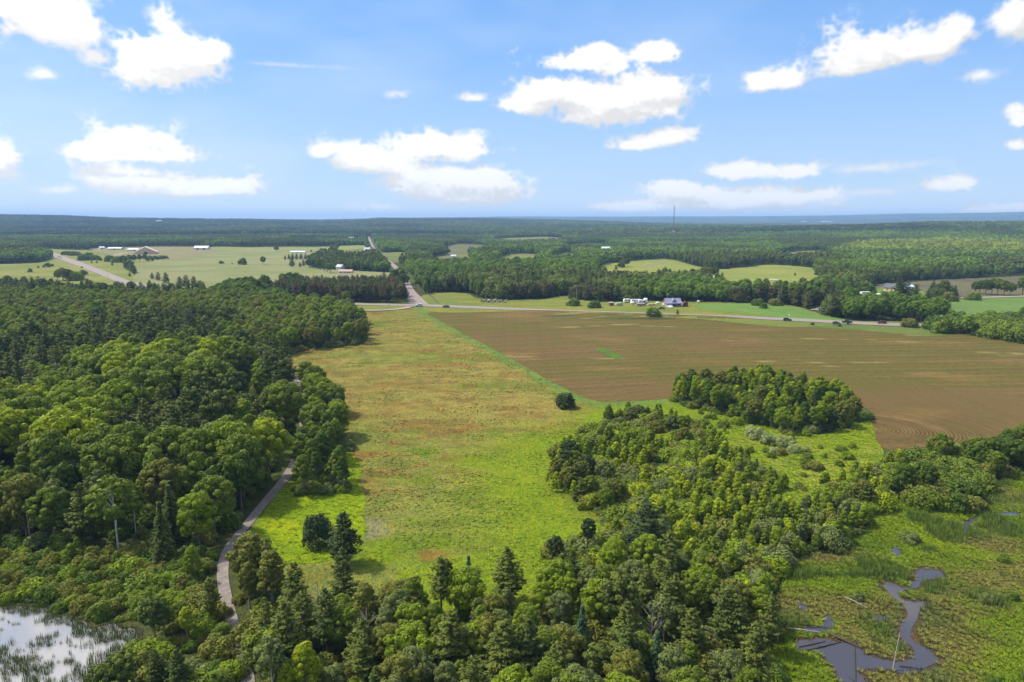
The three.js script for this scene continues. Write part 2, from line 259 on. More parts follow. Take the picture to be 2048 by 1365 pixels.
// ---------------------------------------------------------------- growing things: shapes
class Leaves {
  constructor(seed) { this.r = rng(seed); this.p = []; this.n = []; this.c = []; this.i = []; }
  // one flat spray of leaves: centre, the way it faces, half length, half width, the way it points, tone
  card(x, y, z, nx, ny, nz, len, wid, dx, dy, dz, tone, sx = nx, sy = ny, sz = nz) {
    const l = Math.hypot(nx, ny, nz) || 1; nx /= l; ny /= l; nz /= l;
    const k = dx * nx + dy * ny + dz * nz; dx -= k * nx; dy -= k * ny; dz -= k * nz;
    let m = Math.hypot(dx, dy, dz); if (m < 1e-4) { dx = 1 - nx * nx; dy = -nx * ny; dz = -nx * nz; m = Math.hypot(dx, dy, dz) || 1; } dx /= m; dy /= m; dz /= m;
    const bx = ny * dz - nz * dy, by = nz * dx - nx * dz, bz = nx * dy - ny * dx, o = this.p.length / 3, f = 0.12 * len;
    this.p.push(x - dx * len, y - dy * len, z - dz * len, x + bx * wid + nx * f, y + by * wid + ny * f, z + bz * wid + nz * f, x + dx * len, y + dy * len, z + dz * len, x - bx * wid + nx * f, y - by * wid + ny * f, z - bz * wid + nz * f);
    const ax = nx + sx * 0.9, ay = ny + sy * 0.9, az = nz + sz * 0.9, q = Math.hypot(ax, ay, az) || 1;
    for (let j = 0; j < 4; j++) { this.n.push(ax / q, ay / q, az / q); this.c.push(...tone); }
    this.i.push(o, o + 2, o + 1, o, o + 3, o + 2);
  }
  puff(cx, cy, cz, R, n, size, out, flat = 1, tint = 1) {
    const r = this.r, v = 0.88 + 0.24 * r();
    for (let k = 0; k < n; k++) {
      let ux, uy, uz, t = 0;
      do { const a = r() * 6.2832, h = r() * 2 - 1, s = Math.sqrt(1 - h * h); ux = s * Math.cos(a); uy = h; uz = s * Math.sin(a); } while (ux * out[0] + uy * out[1] + uz * out[2] < -0.25 && t++ < 4);
      const q = R * (0.62 + 0.42 * Math.sqrt(r())), tone = v * (0.78 + 0.44 * r()) * tint, warm = (r() - 0.5) * 0.16;
      const jx = ux + (r() - 0.5) * 1.3, jy = uy + (r() - 0.5) * 1.3 + 0.2, jz = uz + (r() - 0.5) * 1.3, s = size * (0.6 + 0.8 * r());
      this.card(cx + ux * q, cy + uy * q * flat, cz + uz * q, jx, jy, jz, s, s * 0.62, r() - 0.5, r() - 0.5, r() - 0.5, [tone * (1 + warm), tone, tone * (1 - warm)], ux, uy, uz);
    }
  }
  build() { const g = new THREE.BufferGeometry(); g.setAttribute('position', new THREE.Float32BufferAttribute(this.p, 3)); g.setAttribute('normal', new THREE.Float32BufferAttribute(this.n, 3)); g.setAttribute('color', new THREE.Float32BufferAttribute(this.c, 3)); g.setIndex(this.i); return g; }
}
// every builder returns { crown, trunk, h } at its real size
function broadleaf(seed, h, R, low, o = {}) {
  const L = new Leaves(seed), r = L.r, nP = o.puffs || 58, n = o.n || 150, size = o.size || 0.23, cy = h * (1 + low) / 2, ry = h * (1 - low) / 2, limbs = [];
  const lean = [(r() - 0.5) * 0.4, (r() - 0.5) * 0.4];
  for (let k = 0; k < nP; k++) {
    const yy = 1 - (k + 0.5) / nP * 1.72, a = k * 2.39996 + r() * 0.9, s = Math.sqrt(Math.max(0, 1 - yy * yy)), sq = 0.48 + 0.50 * r(), fat = o.cone ? lerp(1.25, 0.35, (yy + 1) / 2) : yy > 0 ? 1 : 1 + 0.1 * yy;
    const px = Math.cos(a) * s * R * sq * fat + lean[0], pz = Math.sin(a) * s * R * sq * fat + lean[1], py = cy + yy * ry * (0.66 + 0.2 * r()), pr = R * (o.pr || 0.25) * (0.55 + 0.85 * r());
    L.puff(px, py, pz, pr, Math.round(n * (0.7 + 0.6 * r())), size, [px / R, 0.35 + yy * 0.4, pz / R], o.flat || 0.85);
    if (k % 5 === 0) limbs.push(rod([lean[0] * py / h, Math.max(h * 0.18, py - ry * 0.75), lean[1] * py / h], [px * 0.85, py, pz * 0.85], 0.035 + h * 0.006, 0.03, 4));
  }
  const tr = o.trunk || h * 0.017;
  return { crown: L.build(), trunk: mergeGeometries([rod([0, -0.4, 0], [lean[0] * 0.6, h * 0.72, lean[1] * 0.6], tr * 1.25, tr * 0.35, 7), ...limbs].map(plain)), h };
}
function pine(seed, h, R, low, o = {}) {   // whorls of level plumes on a straight stem, uneven in length
  const L = new Leaves(seed), r = L.r, limbs = [rod([0, -0.4, 0], [0, h * 0.97, 0], h * 0.02, 0.04, 7)], step = o.step || 0.72, dense = o.dense || 1;
  for (let y = h * low; y < h * 0.985; y += step * (0.8 + 0.4 * r())) {
    const t = (y / h - low) / (1 - low), prof = o.cone ? (1 - t) * 0.97 + 0.03 : Math.pow(1 - t, 0.62) * (0.62 + 0.5 * sstep(-0.15, 0.25, t)), nb = o.cone ? 7 : 5 + (r() < 0.5 ? 1 : 0), a0 = r() * 6.28;
    for (let b = 0; b < nb; b++) {
      const a = a0 + (b + (r() - 0.5) * 0.6) / nb * 6.2832, len = Math.max(0.35, R * prof * (o.cone ? 0.85 + 0.25 * r() : 0.55 + 0.6 * r())), rise = o.cone ? -0.28 - 0.1 * r() + 0.5 * t : 0.02 + 0.3 * r() + 0.5 * t * t, ca = Math.cos(a), sa = Math.sin(a);
      if (len > 0.8 && b % 2 === 0) limbs.push(rod([0, y, 0], [ca * len * 0.8, y + len * rise * 0.8, sa * len * 0.8], 0.05, 0.02, 3));
      const n = Math.max(2, Math.round(len / 0.42 * dense)), v = 0.82 + 0.36 * r();
      for (let k = 0; k < n; k++) {
        const q = lerp(o.cone ? 0.1 : 0.28, 1, (k + 0.5) / n), w = len * (o.cone ? 0.22 : 0.34) * Math.sin(Math.min(1, (1.06 - q) * 2.2) * 1.57), droop = o.cone ? -0.12 * len * q * q : 0.10 * len * q * q;
        for (let m = 0; m < (o.cone ? 4 : 6); m++) {
          const side = (r() - 0.5) * 2 * w, x = ca * len * q - sa * side, z = sa * len * q + ca * side, yy = y + len * rise * q + droop + (r() - 0.5) * 0.28, tone = v * (0.72 + 0.5 * r()), wm = (r() - 0.4) * 0.14, s = (o.size || 0.36) * (0.7 + 0.6 * r());
          L.card(x, yy, z, (r() - 0.5) * 1.5 + ca * 0.3, 0.9, (r() - 0.5) * 1.5 + sa * 0.3, s, s * 0.42, ca + (r() - 0.5) * 1.2, 0.2 + (r() - 0.5) * 0.5, sa + (r() - 0.5) * 1.2, [tone * (1 + wm), tone, tone * (1 - wm)], ca * 0.5, 0.8, sa * 0.5);
        }
      }
    }
  }
  return { crown: L.build(), trunk: mergeGeometries(limbs.map(plain)), h };
}
function bush(seed, h, R, o = {}) {
  const L = new Leaves(seed), r = L.r, nP = o.puffs || 14, limbs = [];
  for (let k = 0; k < nP; k++) {
    const yy = (k + 0.5) / nP, a = k * 2.39996 + r(), s = Math.sqrt(1 - yy * yy * 0.9) * (0.45 + 0.4 * r()), px = Math.cos(a) * R * s, pz = Math.sin(a) * R * s, py = h * (0.16 + 0.62 * yy * (0.8 + 0.35 * r()));
    L.puff(px, py, pz, R * 0.40 * (0.75 + 0.5 * r()), Math.round((o.n || 110) * (0.7 + 0.6 * r())), o.size || 0.2, [px / R, 0.5, pz / R], 0.85);
    if (k % 2 === 0) limbs.push(rod([px * 0.15, -0.2, pz * 0.15], [px * 0.9, py, pz * 0.9], 0.05, 0.015, 4));
  }
  return { crown: L.build(), trunk: mergeGeometries(limbs.map(plain)), h };
}
const SHAPES = {
  leafy_tree: [broadleaf(1, 13, 4.3, 0.22), broadleaf(2, 14, 3.9, 0.26, { puffs: 66 }), broadleaf(3, 12, 4.8, 0.2, { puffs: 70, pr: 0.22, n: 130 }), broadleaf(4, 13.5, 3.6, 0.2, { puffs: 50, pr: 0.29 }), broadleaf(5, 12.5, 4.2, 0.24, { puffs: 80, pr: 0.2, n: 115 })],
  poplar_tree: [broadleaf(11, 13, 2.6, 0.2, { puffs: 50, n: 110, size: 0.2, pr: 0.29 }), broadleaf(12, 14, 2.2, 0.15, { puffs: 54, n: 105, size: 0.2, pr: 0.31, cone: true }), broadleaf(13, 12, 2.9, 0.18, { puffs: 58, n: 110, size: 0.2, pr: 0.26, cone: true })],
  birch_tree: [broadleaf(21, 14, 3.0, 0.34, { puffs: 30, n: 55, size: 0.34, pr: 0.32, trunk: 0.12 }), broadleaf(22, 13, 2.7, 0.36, { puffs: 26, n: 55, size: 0.34, pr: 0.34, trunk: 0.11 })],
  pine_tree: [pine(31, 13, 3.6, 0.16), pine(32, 15, 3.4, 0.26, { step: 0.85 }), pine(33, 12, 3.9, 0.1, { step: 0.8 }), pine(34, 14, 3.1, 0.36), broadleaf(35, 13, 3.1, 0.34, { puffs: 46, n: 75, size: 0.30, pr: 0.25, flat: 0.7, trunk: 0.2 }), bush(36, 5, 3.1, { puffs: 34, n: 95, size: 0.24 })],
  spruce_tree: [pine(41, 10, 2.6, 0.04, { cone: true, step: 0.42, size: 0.26, dense: 1.25 }), pine(42, 12, 3.2, 0.05, { cone: true, step: 0.5, size: 0.3, dense: 1.2 })],
  shrub: [bush(51, 3.2, 2.3), bush(52, 2.6, 2.6, { puffs: 18 }), bush(53, 3.8, 2.0), bush(54, 3.0, 2.8, { puffs: 24, n: 90 })],
};
SHAPES.young_tree = [broadleaf(61, 5, 1.15, 0.1, { puffs: 26, n: 48, size: 0.17, pr: 0.32, cone: true }), broadleaf(62, 6, 1.1, 0.1, { puffs: 28, n: 48, size: 0.17, pr: 0.33, cone: true }), broadleaf(63, 5.2, 1.45, 0.1, { puffs: 32, n: 48, size: 0.18, pr: 0.29, cone: true })];
// lighter shapes for woods far off
const FAR = {
  leafy_tree: [broadleaf(71, 13, 4.3, 0.16, { puffs: 16, n: 24, size: 0.95, pr: 0.44 }), broadleaf(72, 14, 3.7, 0.16, { puffs: 16, n: 22, size: 0.95, pr: 0.46 }), broadleaf(73, 12, 4.8, 0.14, { puffs: 20, n: 22, size: 0.95, pr: 0.36 })],
  poplar_tree: [broadleaf(74, 13.5, 2.5, 0.14, { puffs: 14, n: 22, size: 0.8, pr: 0.46, cone: true })],
  pine_tree: [pine(75, 13, 3.2, 0.2, { step: 1.3, size: 0.85, dense: 0.4 }), broadleaf(76, 13, 3.0, 0.3, { puffs: 18, n: 20, size: 0.8, pr: 0.36 })],
};
function clump(seed, kinds) {   // a patch of wood some 20 m across, for slopes kilometres away
  const r = rng(seed), gs = [], ts = [];
  for (let k = 0; k < 9; k++) { const a = k * 2.4 + r(), d = Math.sqrt(k / 9) * 10.5, s = 0.75 + 0.5 * r(), set = FAR[kinds[k % kinds.length]], src = set[Math.floor(r() * set.length)].crown; const g = new THREE.BufferGeometry(), L = src.index.array, keep = []; for (let i = 0; i < L.length; i += 6) if (r() < 0.42) keep.push(...L.slice(i, i + 6)); for (const n of ['position', 'normal', 'color']) g.setAttribute(n, src.attributes[n].clone()); g.setIndex(keep); g.rotateY(r() * 6.28).scale(s * 1.1, s, s * 1.1).translate(Math.cos(a) * d, 0, Math.sin(a) * d); const c = g.attributes.color, q = 0.75 + 0.5 * r(); for (let i = 0; i < c.count; i++) c.setXYZ(i, c.getX(i) * q, c.getY(i) * q, c.getZ(i) * q); gs.push(g.toNonIndexed()); }
  return mergeGeometries(gs);
}
const TINTS = {   // leaf colours, each with the words for it
  lime: [[0.275, 0.335, 0.006], 'bright yellow-green'], fresh: [[0.185, 0.255, 0.008], 'fresh green'], mid: [[0.138, 0.192, 0.012], 'mid green'], olive: [[0.160, 0.172, 0.020], 'olive green'], grey: [[0.145, 0.180, 0.044], 'grey-green'], deep: [[0.082, 0.138, 0.010], 'deep green'],
  needle: [[0.070, 0.100, 0.018], 'dark green'], sage: [[0.100, 0.128, 0.020], 'dull green'], rust: [[0.120, 0.100, 0.034], 'brownish'], blue: [[0.048, 0.095, 0.042], 'blue-green'], dusk: [[0.044, 0.070, 0.020], 'blackish green'], blossom: [[0.29, 0.335, 0.12], 'pale flowering'],
};
const CROWN = Object.fromEntries(Object.entries(TINTS).map(([k, [c]]) => [k, leafMat(c, ['needle', 'sage', 'rust', 'blue', 'dusk'].includes(k) ? 0.2 : 0.38)]));
const BARK = { birch_tree: M.birchBark, pine_tree: M.pineBark, spruce_tree: M.pineBark, poplar_tree: flat(0.20, 0.18, 0.15), leafy_tree: M.bark, shrub: M.bark, young_tree: M.bark };
const KIND_WORDS = { leafy_tree: 'leafy tree', poplar_tree: 'slender leafy tree', birch_tree: 'white-stemmed birch', pine_tree: 'pine', spruce_tree: 'narrow pointed spruce', shrub: 'shrub', young_tree: 'young tree' };
const CATEGORY = { leafy_tree: 'tree', poplar_tree: 'tree', birch_tree: 'birch tree', pine_tree: 'pine tree', spruce_tree: 'spruce', shrub: 'shrub', young_tree: 'sapling' };
const protos = new Map();
function growAt(kind, shape, tint, x, z, h, turn, label, group, wide = 1) {   // one plant as a thing of its own: trunk and crown
  const key = kind + shape + tint, s = SHAPES[kind][shape];
  let o = protos.get(key);
  if (!o) { o = new THREE.Group(); part(kind === 'shrub' ? 'stem' : 'trunk', s.trunk, BARK[kind], o); part(kind === 'shrub' ? 'foliage' : 'crown', s.crown, CROWN[tint], o); protos.set(key, o); } else o = o.clone();
  o.name = numbered(kind); o.position.set(x, H(x, z) - 0.05, z); o.rotation.set(0, turn, 0); const k = h / s.h; o.scale.set(k * wide, k, k * wide);
  o.userData = {}; tag(o, label, CATEGORY[kind], group); scene.add(o); return o;
}

// ---------------------------------------------------------------- outlines on the ground
const A = {};
A.meadow = area([[688, 621], [760, 620], [800, 617], [838, 621], [870, 632], [940, 670], [1000, 700], [1050, 728], [1110, 761], [1165, 788], [1210, 798], [1260, 799], [1345, 790], [1400, 776], [1440, 790], [1500, 840], [1480, 880], [1300, 910], [1260, 1000], [1260, 1100], [1200, 1230], [1000, 1260], [820, 1260], [640, 1220], [500, 1130], [500, 1060], [545, 1000], [580, 940], [600, 880], [585, 800], [560, 720], [640, 690], [690, 660]]);
A.field = area([[858, 626], [935, 621.5], [1020, 620], [1200, 623], [1380, 632], [1560, 641], [1700, 652], [1870, 664], [2048, 684], [2300, 704], [2500, 760], [2500, 890], [2200, 900], [2048, 905], [1900, 915], [1800, 908], [1757, 893], [1741, 872], [1739, 850], [1748, 834], [1738, 822], [1712, 806], [1690, 790], [1630, 772], [1550, 762], [1440, 765], [1400, 776], [1340, 797], [1250, 804], [1200, 804], [1165, 794], [1112, 769], [1052, 735], [1002, 707], [942, 676], [880, 642]], 8);
A.weedpatch = area([[1192, 697], [1215, 700], [1232, 708], [1246, 718], [1232, 719], [1212, 711]]);
A.marsh = area([[1530, 1250], [1560, 1180], [1600, 1120], [1720, 1080], [1755, 1030], [1800, 998], [1930, 1030], [1950, 990], [2048, 955], [2250, 940], [2500, 1100], [2500, 1500], [1900, 1600], [1560, 1500], [1530, 1350]]);
A.glade = area([[1380, 860], [1410, 822], [1500, 838], [1560, 858], [1650, 870], [1738, 845], [1752, 880], [1768, 910], [1720, 965], [1600, 1030], [1540, 1010], [1460, 930]]);
A.lawn = area([[500, 1085], [520, 1040], [558, 985], [600, 955], [660, 920], [695, 880], [706, 910], [722, 935], [718, 965], [731, 1000], [724, 1030], [733, 1060], [722, 1085], [700, 1110], [600, 1130], [540, 1120]]);
A.pond = area([[-200, 1225], [0, 1218], [14, 1216], [26, 1216], [39, 1215], [72, 1216], [82, 1209], [94, 1207], [103, 1225], [109, 1237], [123, 1237], [137, 1232], [154, 1237], [171, 1247], [181, 1261], [202, 1256], [227, 1250], [243, 1261], [265, 1259], [273, 1276], [273, 1293], [263, 1307], [219, 1315], [217, 1331], [227, 1338], [231, 1365], [210, 1430], [60, 1440], [-200, 1420]], 4);
A.creek = area([[1836, 1143.6], [1830, 1164], [1807, 1179], [1787, 1170], [1768, 1166], [1774, 1185], [1795, 1203], [1811, 1218], [1816, 1235], [1803, 1247], [1805, 1280], [1828, 1301], [1824, 1319], [1799, 1326], [1762, 1321], [1733, 1311], [1712, 1292], [1679, 1288], [1646, 1280], [1613, 1282], [1588, 1288], [1596, 1299], [1634, 1307], [1654, 1323], [1671, 1342], [1679, 1365], [1690, 1440], [1742, 1440], [1730, 1365], [1716, 1343], [1745, 1340], [1783, 1342], [1803, 1349], [1836, 1347], [1857, 1335], [1878, 1323], [1857, 1303], [1824, 1282], [1824, 1259], [1836, 1239], [1843, 1218], [1857, 1208], [1830, 1205], [1807, 1203], [1799, 1191], [1812, 1181], [1836, 1177], [1845, 1164], [1886, 1156], [1882, 1146], [1857, 1140]], 4);
const POOLS = [[[1783, 1098], [1797, 1097], [1799, 1117], [1789, 1112]], [[1925, 1048], [1944, 1036], [1963, 1034], [1938, 1057], [1932, 1068], [1924, 1065]], [[1840, 1060], [1854, 1062], [1848, 1068]], [[1592, 1207], [1613, 1213], [1617, 1226], [1600, 1219]], [[1651, 1230], [1668, 1244], [1668, 1254], [1654, 1264], [1613, 1268], [1603, 1257], [1642, 1255]], [[1740, 1232], [1770, 1236], [1778, 1243], [1755, 1242]], [[1985, 1030], [2030, 1026], [2048, 1030], [2020, 1034]]].map((p) => area(p, 4));
// clearings among the far woods, traced at ground level
const CLEAR = {
  hay: area([[250, 530], [300, 520], [345, 512], [440, 504], [560, 496], [640, 498], [665, 505], [640, 520], [620, 535], [700, 542], [800, 548], [800, 560], [770, 574], [640, 577], [560, 582], [430, 590], [300, 575], [265, 560], [270, 548]]),
  farMeadow: area([[330, 503], [390, 499], [430, 494], [500, 495], [560, 494], [640, 494], [720, 491], [720, 500], [650, 503], [560, 502], [440, 508], [330, 516], [300, 512]]),
  verge: area([[-100, 528], [0, 529], [70, 526], [95, 508], [70, 498], [130, 500], [220, 502], [340, 505], [340, 515], [250, 530], [265, 548], [300, 570], [340, 585], [430, 595], [500, 598], [300, 600], [150, 590], [40, 582], [-100, 578]]),
  band: area([[500, 592], [620, 578], [780, 575], [800, 580], [840, 612], [760, 622], [620, 625], [560, 606]]),
  strip1: area([[590, 478], [720, 477], [720, 484], [600, 484]]), corner: area([[800, 606], [850, 602], [905, 608], [905, 645], [885, 662], [845, 648], [800, 626]]),
  east: area([[850, 590], [880, 586], [930, 587], [960, 598], [1050, 600], [1090, 599], [1130, 590], [1180, 603], [1300, 603], [1400, 605], [1500, 606], [1580, 612], [1650, 632], [1690, 645], [1600, 655], [1400, 640], [1200, 628], [1020, 624], [860, 624]]),
  eastVerge: area([[1540, 634], [1700, 642], [1870, 646], [1900, 655], [1880, 672], [1700, 660], [1540, 648]]),
  pasture: area([[1195, 540], [1212, 528], [1240, 526], [1270, 522], [1330, 519], [1385, 531], [1425, 540], [1440, 539], [1500, 534], [1530, 530], [1580, 532], [1622, 536], [1632, 550], [1655, 560], [1640, 582], [1600, 594], [1540, 600], [1470, 594], [1440, 577], [1400, 568], [1330, 561], [1290, 568], [1240, 564], [1200, 558]], 3),
  brush: area([[1740, 604], [1790, 599], [1840, 597], [1885, 606], [1900, 630], [1840, 633], [1780, 624], [1745, 614]]),
  plough: area([[1735, 572], [1800, 566], [1860, 561], [1960, 556], [2048, 552], [2300, 545], [2300, 580], [2048, 592], [1960, 597], [1840, 590], [1760, 584]]),
  yard: area([[1650, 604], [1740, 580], [1790, 575], [1850, 585], [1840, 605], [1760, 612], [1690, 612]]),
  crop: area([[1825, 608], [1880, 602], [2048, 593], [2300, 586], [2300, 640], [2048, 648], [1960, 648], [1890, 640], [1840, 628]]),
  gap1: area([[886, 499], [922, 489], [958, 490], [972, 499], [960, 508], [900, 510]]), gap2: area([[1000, 518], [1040, 508], [1078, 510], [1080, 524], [1050, 536], [1005, 536]]), gap3: area([[1105, 514], [1135, 506], [1152, 514], [1150, 528], [1115, 530]]), gap4: area([[878, 514], [930, 508], [940, 520], [935, 534], [885, 536]]), gap5: area([[680, 502], [735, 498], [745, 512], [700, 520]]), gap6: area([[768, 506], [802, 505], [812, 516], [808, 526], [780, 526]]), gap7: area([[1560, 508], [1620, 502], [1660, 506], [1650, 520], [1580, 522]]), gap8: area([[1000, 478], [1090, 474], [1130, 479], [1100, 488], [1010, 489]]), gap9: area([[1130, 492], [1200, 488], [1215, 497], [1150, 503]]),
  farm: area([[195, 497], [300, 494], [420, 495], [425, 508], [330, 520], [220, 510]]),
};
// roads
const ROADS = {
  northRoad: ribbon(PS([[838, 612], [826, 592], [816, 575], [806, 555], [790, 535], [775, 522], [762, 512], [750, 502], [744, 490], [737, 474], [732, 468]]), [[0, 14], [0.04, 7.5], [0.3, 6], [1, 6]], 0.55, 6, 10),
  highway: ribbon([...PS([[40, 492], [82, 501], [120, 515], [200, 545], [270, 570], [390, 592], [500, 602], [620, 606], [700, 609], [760, 610.5], [840, 612]]), [-43.5, -476.4], [60, -442.7], [167.7, -407.6], ...PS([[1700, 647], [1860, 652], [1930, 647], [1985, 638], [2060, 628], [2200, 615]])], [[0, 16], [0.35, 15], [0.5, 12], [0.62, 11], [1, 12]], 0.42, 5, 10),
  slip: ribbon(PS([[560, 616], [620, 618], [690, 621], [760, 622], [800, 619], [822, 615]]), 5, 0.5, 4, 10),
  lane: ribbon(PS([[1630, 622], [1700, 606], [1760, 602], [1850, 599], [1940, 597], [2048, 594], [2200, 589]]), 6.5, 0.6, 5, 10),
  track: ribbon(PS([[505, 1500], [490, 1330], [468, 1260], [452, 1200], [445, 1145], [454, 1105], [480, 1068], [512, 1028], [540, 994], [562, 968], [590, 925], [606, 870], [607, 815], [598, 775], [582, 748], [560, 722]]), [[0, 1.7], [0.25, 1.9], [0.45, 2.5], [1, 2.6]], 0.16, 1.5, 9),
  farmDrive: ribbon(PS([[225, 512], [260, 505], [300, 502], [345, 498]]), 6, 0.5, 5, 10), hillTrack: ribbon(PS([[1285, 536], [1315, 528], [1338, 520]]), 4, 0.5, 5, 10),
};
const onRoad = (x, z, m) => { for (const k in ROADS) { const l = ROADS[k].line, b = ROADS[k].bb || (ROADS[k].bb = [Math.min(...l.map((p) => p[0])) - 15, Math.min(...l.map((p) => p[1])) - 15, Math.max(...l.map((p) => p[0])) + 15, Math.max(...l.map((p) => p[1])) + 15]); if (x < b[0] || z < b[1] || x > b[2] || z > b[3]) continue; if (edgeDist(l, x, z, false) < m + (k === 'track' ? 0 : k === 'highway' ? 7 : k === 'northRoad' ? 7.5 : 4)) return true; } return false; };

// ---------------------------------------------------------------- the ground itself
{
  const az = [], rs = [];
  for (let a = -46; a <= 46; a += 0.3) az.push(a * Math.PI / 180);
  for (let a = 49; a < 314; a += 3) az.push(a * Math.PI / 180);
  az.push(314 * Math.PI / 180);
  for (let r = 8; r < 17000; r *= 1.021) rs.push(r);
  const pos = [0, H(0, 0), 0], uv = [0, 0], col = [0.02, 0.03, 0.01], idx = [], n = az.length;
  const floor = (x, z) => { const k = 0.7 + 0.6 * fbm(x / 30, z / 30, 3); return mix3([0.075 * k, 0.088 * k, 0.026 * k], [0.085 * k, 0.125 * k, 0.026 * k], sstep(0.35, 0.65, fbm(x / 120 + 9, z / 120, 3))); };
  for (const r of rs) for (const a of az) { const x = Math.sin(a) * r, z = -Math.cos(a) * r; pos.push(x, H(x, z), z); uv.push(x / 24, z / 24); col.push(...floor(x, z, r)); }
  for (let i = 0; i < rs.length; i++) for (let j = 0; j < n; j++) { const k = (j + 1) % n, a = 1 + i * n + j, b = 1 + i * n + k; if (!i) { idx.push(0, b, a); continue; } idx.push(a - n, b - n, b, a - n, b, a); }
  const g = new THREE.BufferGeometry(); g.setAttribute('position', new THREE.Float32BufferAttribute(pos, 3)); g.setAttribute('uv', new THREE.Float32BufferAttribute(uv, 2)); g.setAttribute('color', new THREE.Float32BufferAttribute(col, 3)); g.setIndex(idx); g.computeVertexNormals();
  if (g.attributes.normal.getY(500) < 0) { for (let i = 0; i < idx.length; i += 3) [idx[i + 1], idx[i + 2]] = [idx[i + 2], idx[i + 1]]; g.setIndex(idx); g.computeVertexNormals(); }
  setting('ground', g, M.land, 'wooded land rolling away to low hills on the skyline');
}
const GREEN = { lime: [0.215, 0.30, 0.006], green: [0.14, 0.21, 0.014], pale: [0.22, 0.24, 0.045], ochre: [0.275, 0.215, 0.05], straw: [0.30, 0.265, 0.065], rust: [0.235, 0.13, 0.035], olive: [0.20, 0.20, 0.05], hay: [0.26, 0.265, 0.115], yellow: [0.30, 0.30, 0.06] };
const patch = P(735, 1062), rustSpot = P(877, 1112), greenSpot = P(945, 925), greenSpot2 = P(770, 1105);
const limit = smooth(PS([[1262, 806], [1205, 870], [1110, 890], [1080, 950], [1090, 1010], [1130, 1060], [1080, 1110], [960, 1160], [860, 1200]]), 6, false), bank = smooth(PS([[842, 622], [940, 676], [1000, 706], [1052, 735], [1112, 769], [1165, 794], [1205, 806], [1345, 799]]), 6, false);
const meadowColour = (x, z) => {
  const d = -z, big = fbm(x / 46 + 2, z / 30, 4), mid = fbm(x / 13, z / 9 + 40, 4), fine = fbm(x / 3.2, z / 2.4, 3), streak = fbm(x / 30 + 7, z / 7, 3);
  const dry = clamp(sstep(100, 190, d) * 1.1 + 0.15);
  let c = mix3(GREEN.pale, GREEN.green, sstep(0.42, 0.62, mid));
  c = mix3(c, mix3(GREEN.ochre, GREEN.straw, fine), sstep(0.62 - 0.24 * dry, 0.80 - 0.24 * dry, big * 0.55 + streak * 0.45 + (fine - 0.5) * 0.2));
  c = mix3(c, GREEN.rust, 0.6 * sstep(0.60, 0.74, fbm(x / 22 + 30, z / 8, 4) + 0.09 * (fine - 0.5) + 0.03 * dry) * sstep(0.1, 0.9, dry));
  c = mix3(c, [0.215, 0.12, 0.04], 0.6 * sstep(0.54, 0.72, fbm(x / 8 + 90, z / 3.5, 4)) * sstep(0.3, 0.9, dry));
  c = mix3(c, [0.19, 0.215, 0.045], 0.6 * sstep(0.56, 0.72, fbm(x / 9 + 20, z / 4 + 60, 4)));
  c = mix3(c, GREEN.rust, 0.95 * sstep(1.25, 0.45, Math.hypot((x - rustSpot[0]) / 4.2, (z - rustSpot[1]) / 2.6) + (fine - 0.5)));
  const e = edgeDist(limit, x, z, false), right = x > -20 ? 1 : 0, mg = x > 36 ? 1 : sstep(26, 3, e + (mid - 0.5) * 26) * right;
  c = mix3(c, mix3(GREEN.lime, GREEN.green, 0.35 * fine + 0.25 * mid), mg * 0.92);
  c = mix3(c, [0.145, 0.24, 0.045], 0.9 * sstep(7.5, 2.5, edgeDist(bank, x, z, false) + (fine - 0.5) * 4) * sstep(170, 215, d));
  for (const [s, rx, rz] of [[greenSpot, 9, 6], [greenSpot2, 5, 6]]) c = mix3(c, mix3(GREEN.lime, GREEN.green, fine), 0.85 * sstep(1.3, 0.5, Math.hypot((x - s[0]) / rx, (z - s[1]) / rz) + (mid - 0.5)));
  c = mix3(c, [0.30, 0.235, 0.175], 0.55 * sstep(1.35, 0.55, Math.hypot((x - patch[0]) / 4.2, (z - patch[1]) / 4.6) + (fine - 0.5) * 0.9));
  c = mix3(c, [0.16, 0.155, 0.028], 0.5 * sstep(0.55, 0.75, fbm(x / 7 + 60, z / 4, 3)) * (1 - mg));
  const k = 0.98 + 0.4 * (fine - 0.5);
  return [c[0] * k, c[1] * k, c[2] * k];
};
setting('meadow', sheet(A.meadow, 1.3, 0.07, meadowColour), M.grass, 'rough meadow, ochre and rust going green at its margins');
const N = P(1742, 858);
setting('field', sheet(A.field, 2.5, 0.12, (x, z) => {
  const a = fbm(x / 60, z / 30 + 3, 4), b = fbm(x / 16 + 9, z / 6, 3), c = fbm(x / 45 + 20, z / 7 + 5, 3), d = -z;
  let k = mix3([0.195, 0.147, 0.080], [0.245, 0.184, 0.102], a);
  k = mix3(k, [0.185, 0.172, 0.06], 0.92 * sstep(0.36, 0.60, fbm(x / 90 + 40, z / 45, 3) + 0.16 * sstep(190, 430, d)));
  k = mix3(k, [0.31, 0.215, 0.115], 0.7 * sstep(0.60, 0.76, fbm(x / 42 + 3, z / 16 + 77, 4)));
  k = mix3(k, [0.52, 0.42, 0.27], 0.75 * sstep(0.705, 0.77, c) * sstep(0.45, 0.6, b));
  return k;
}, (x, z) => { const far = z + 0.17 * x + 7 * Math.sin(x / 60 + 0.6), rad = Math.hypot((x - N[0]) * 0.8, z - N[1]), w = sstep(70, 20, rad), v = lerp(far, -rad, w); return [x / 70, v / 13.6]; }), M.soil, 'ploughed brown field with rows of young crop');
setting('grass', sheet(A.weedpatch, 2, 0.22, (x, z) => { const k = 0.8 + 0.4 * fbm(x / 3, z / 3, 2); return [0.10 * k, 0.19 * k, 0.03 * k]; }), M.grass, 'green weedy strip in the middle of the brown field');
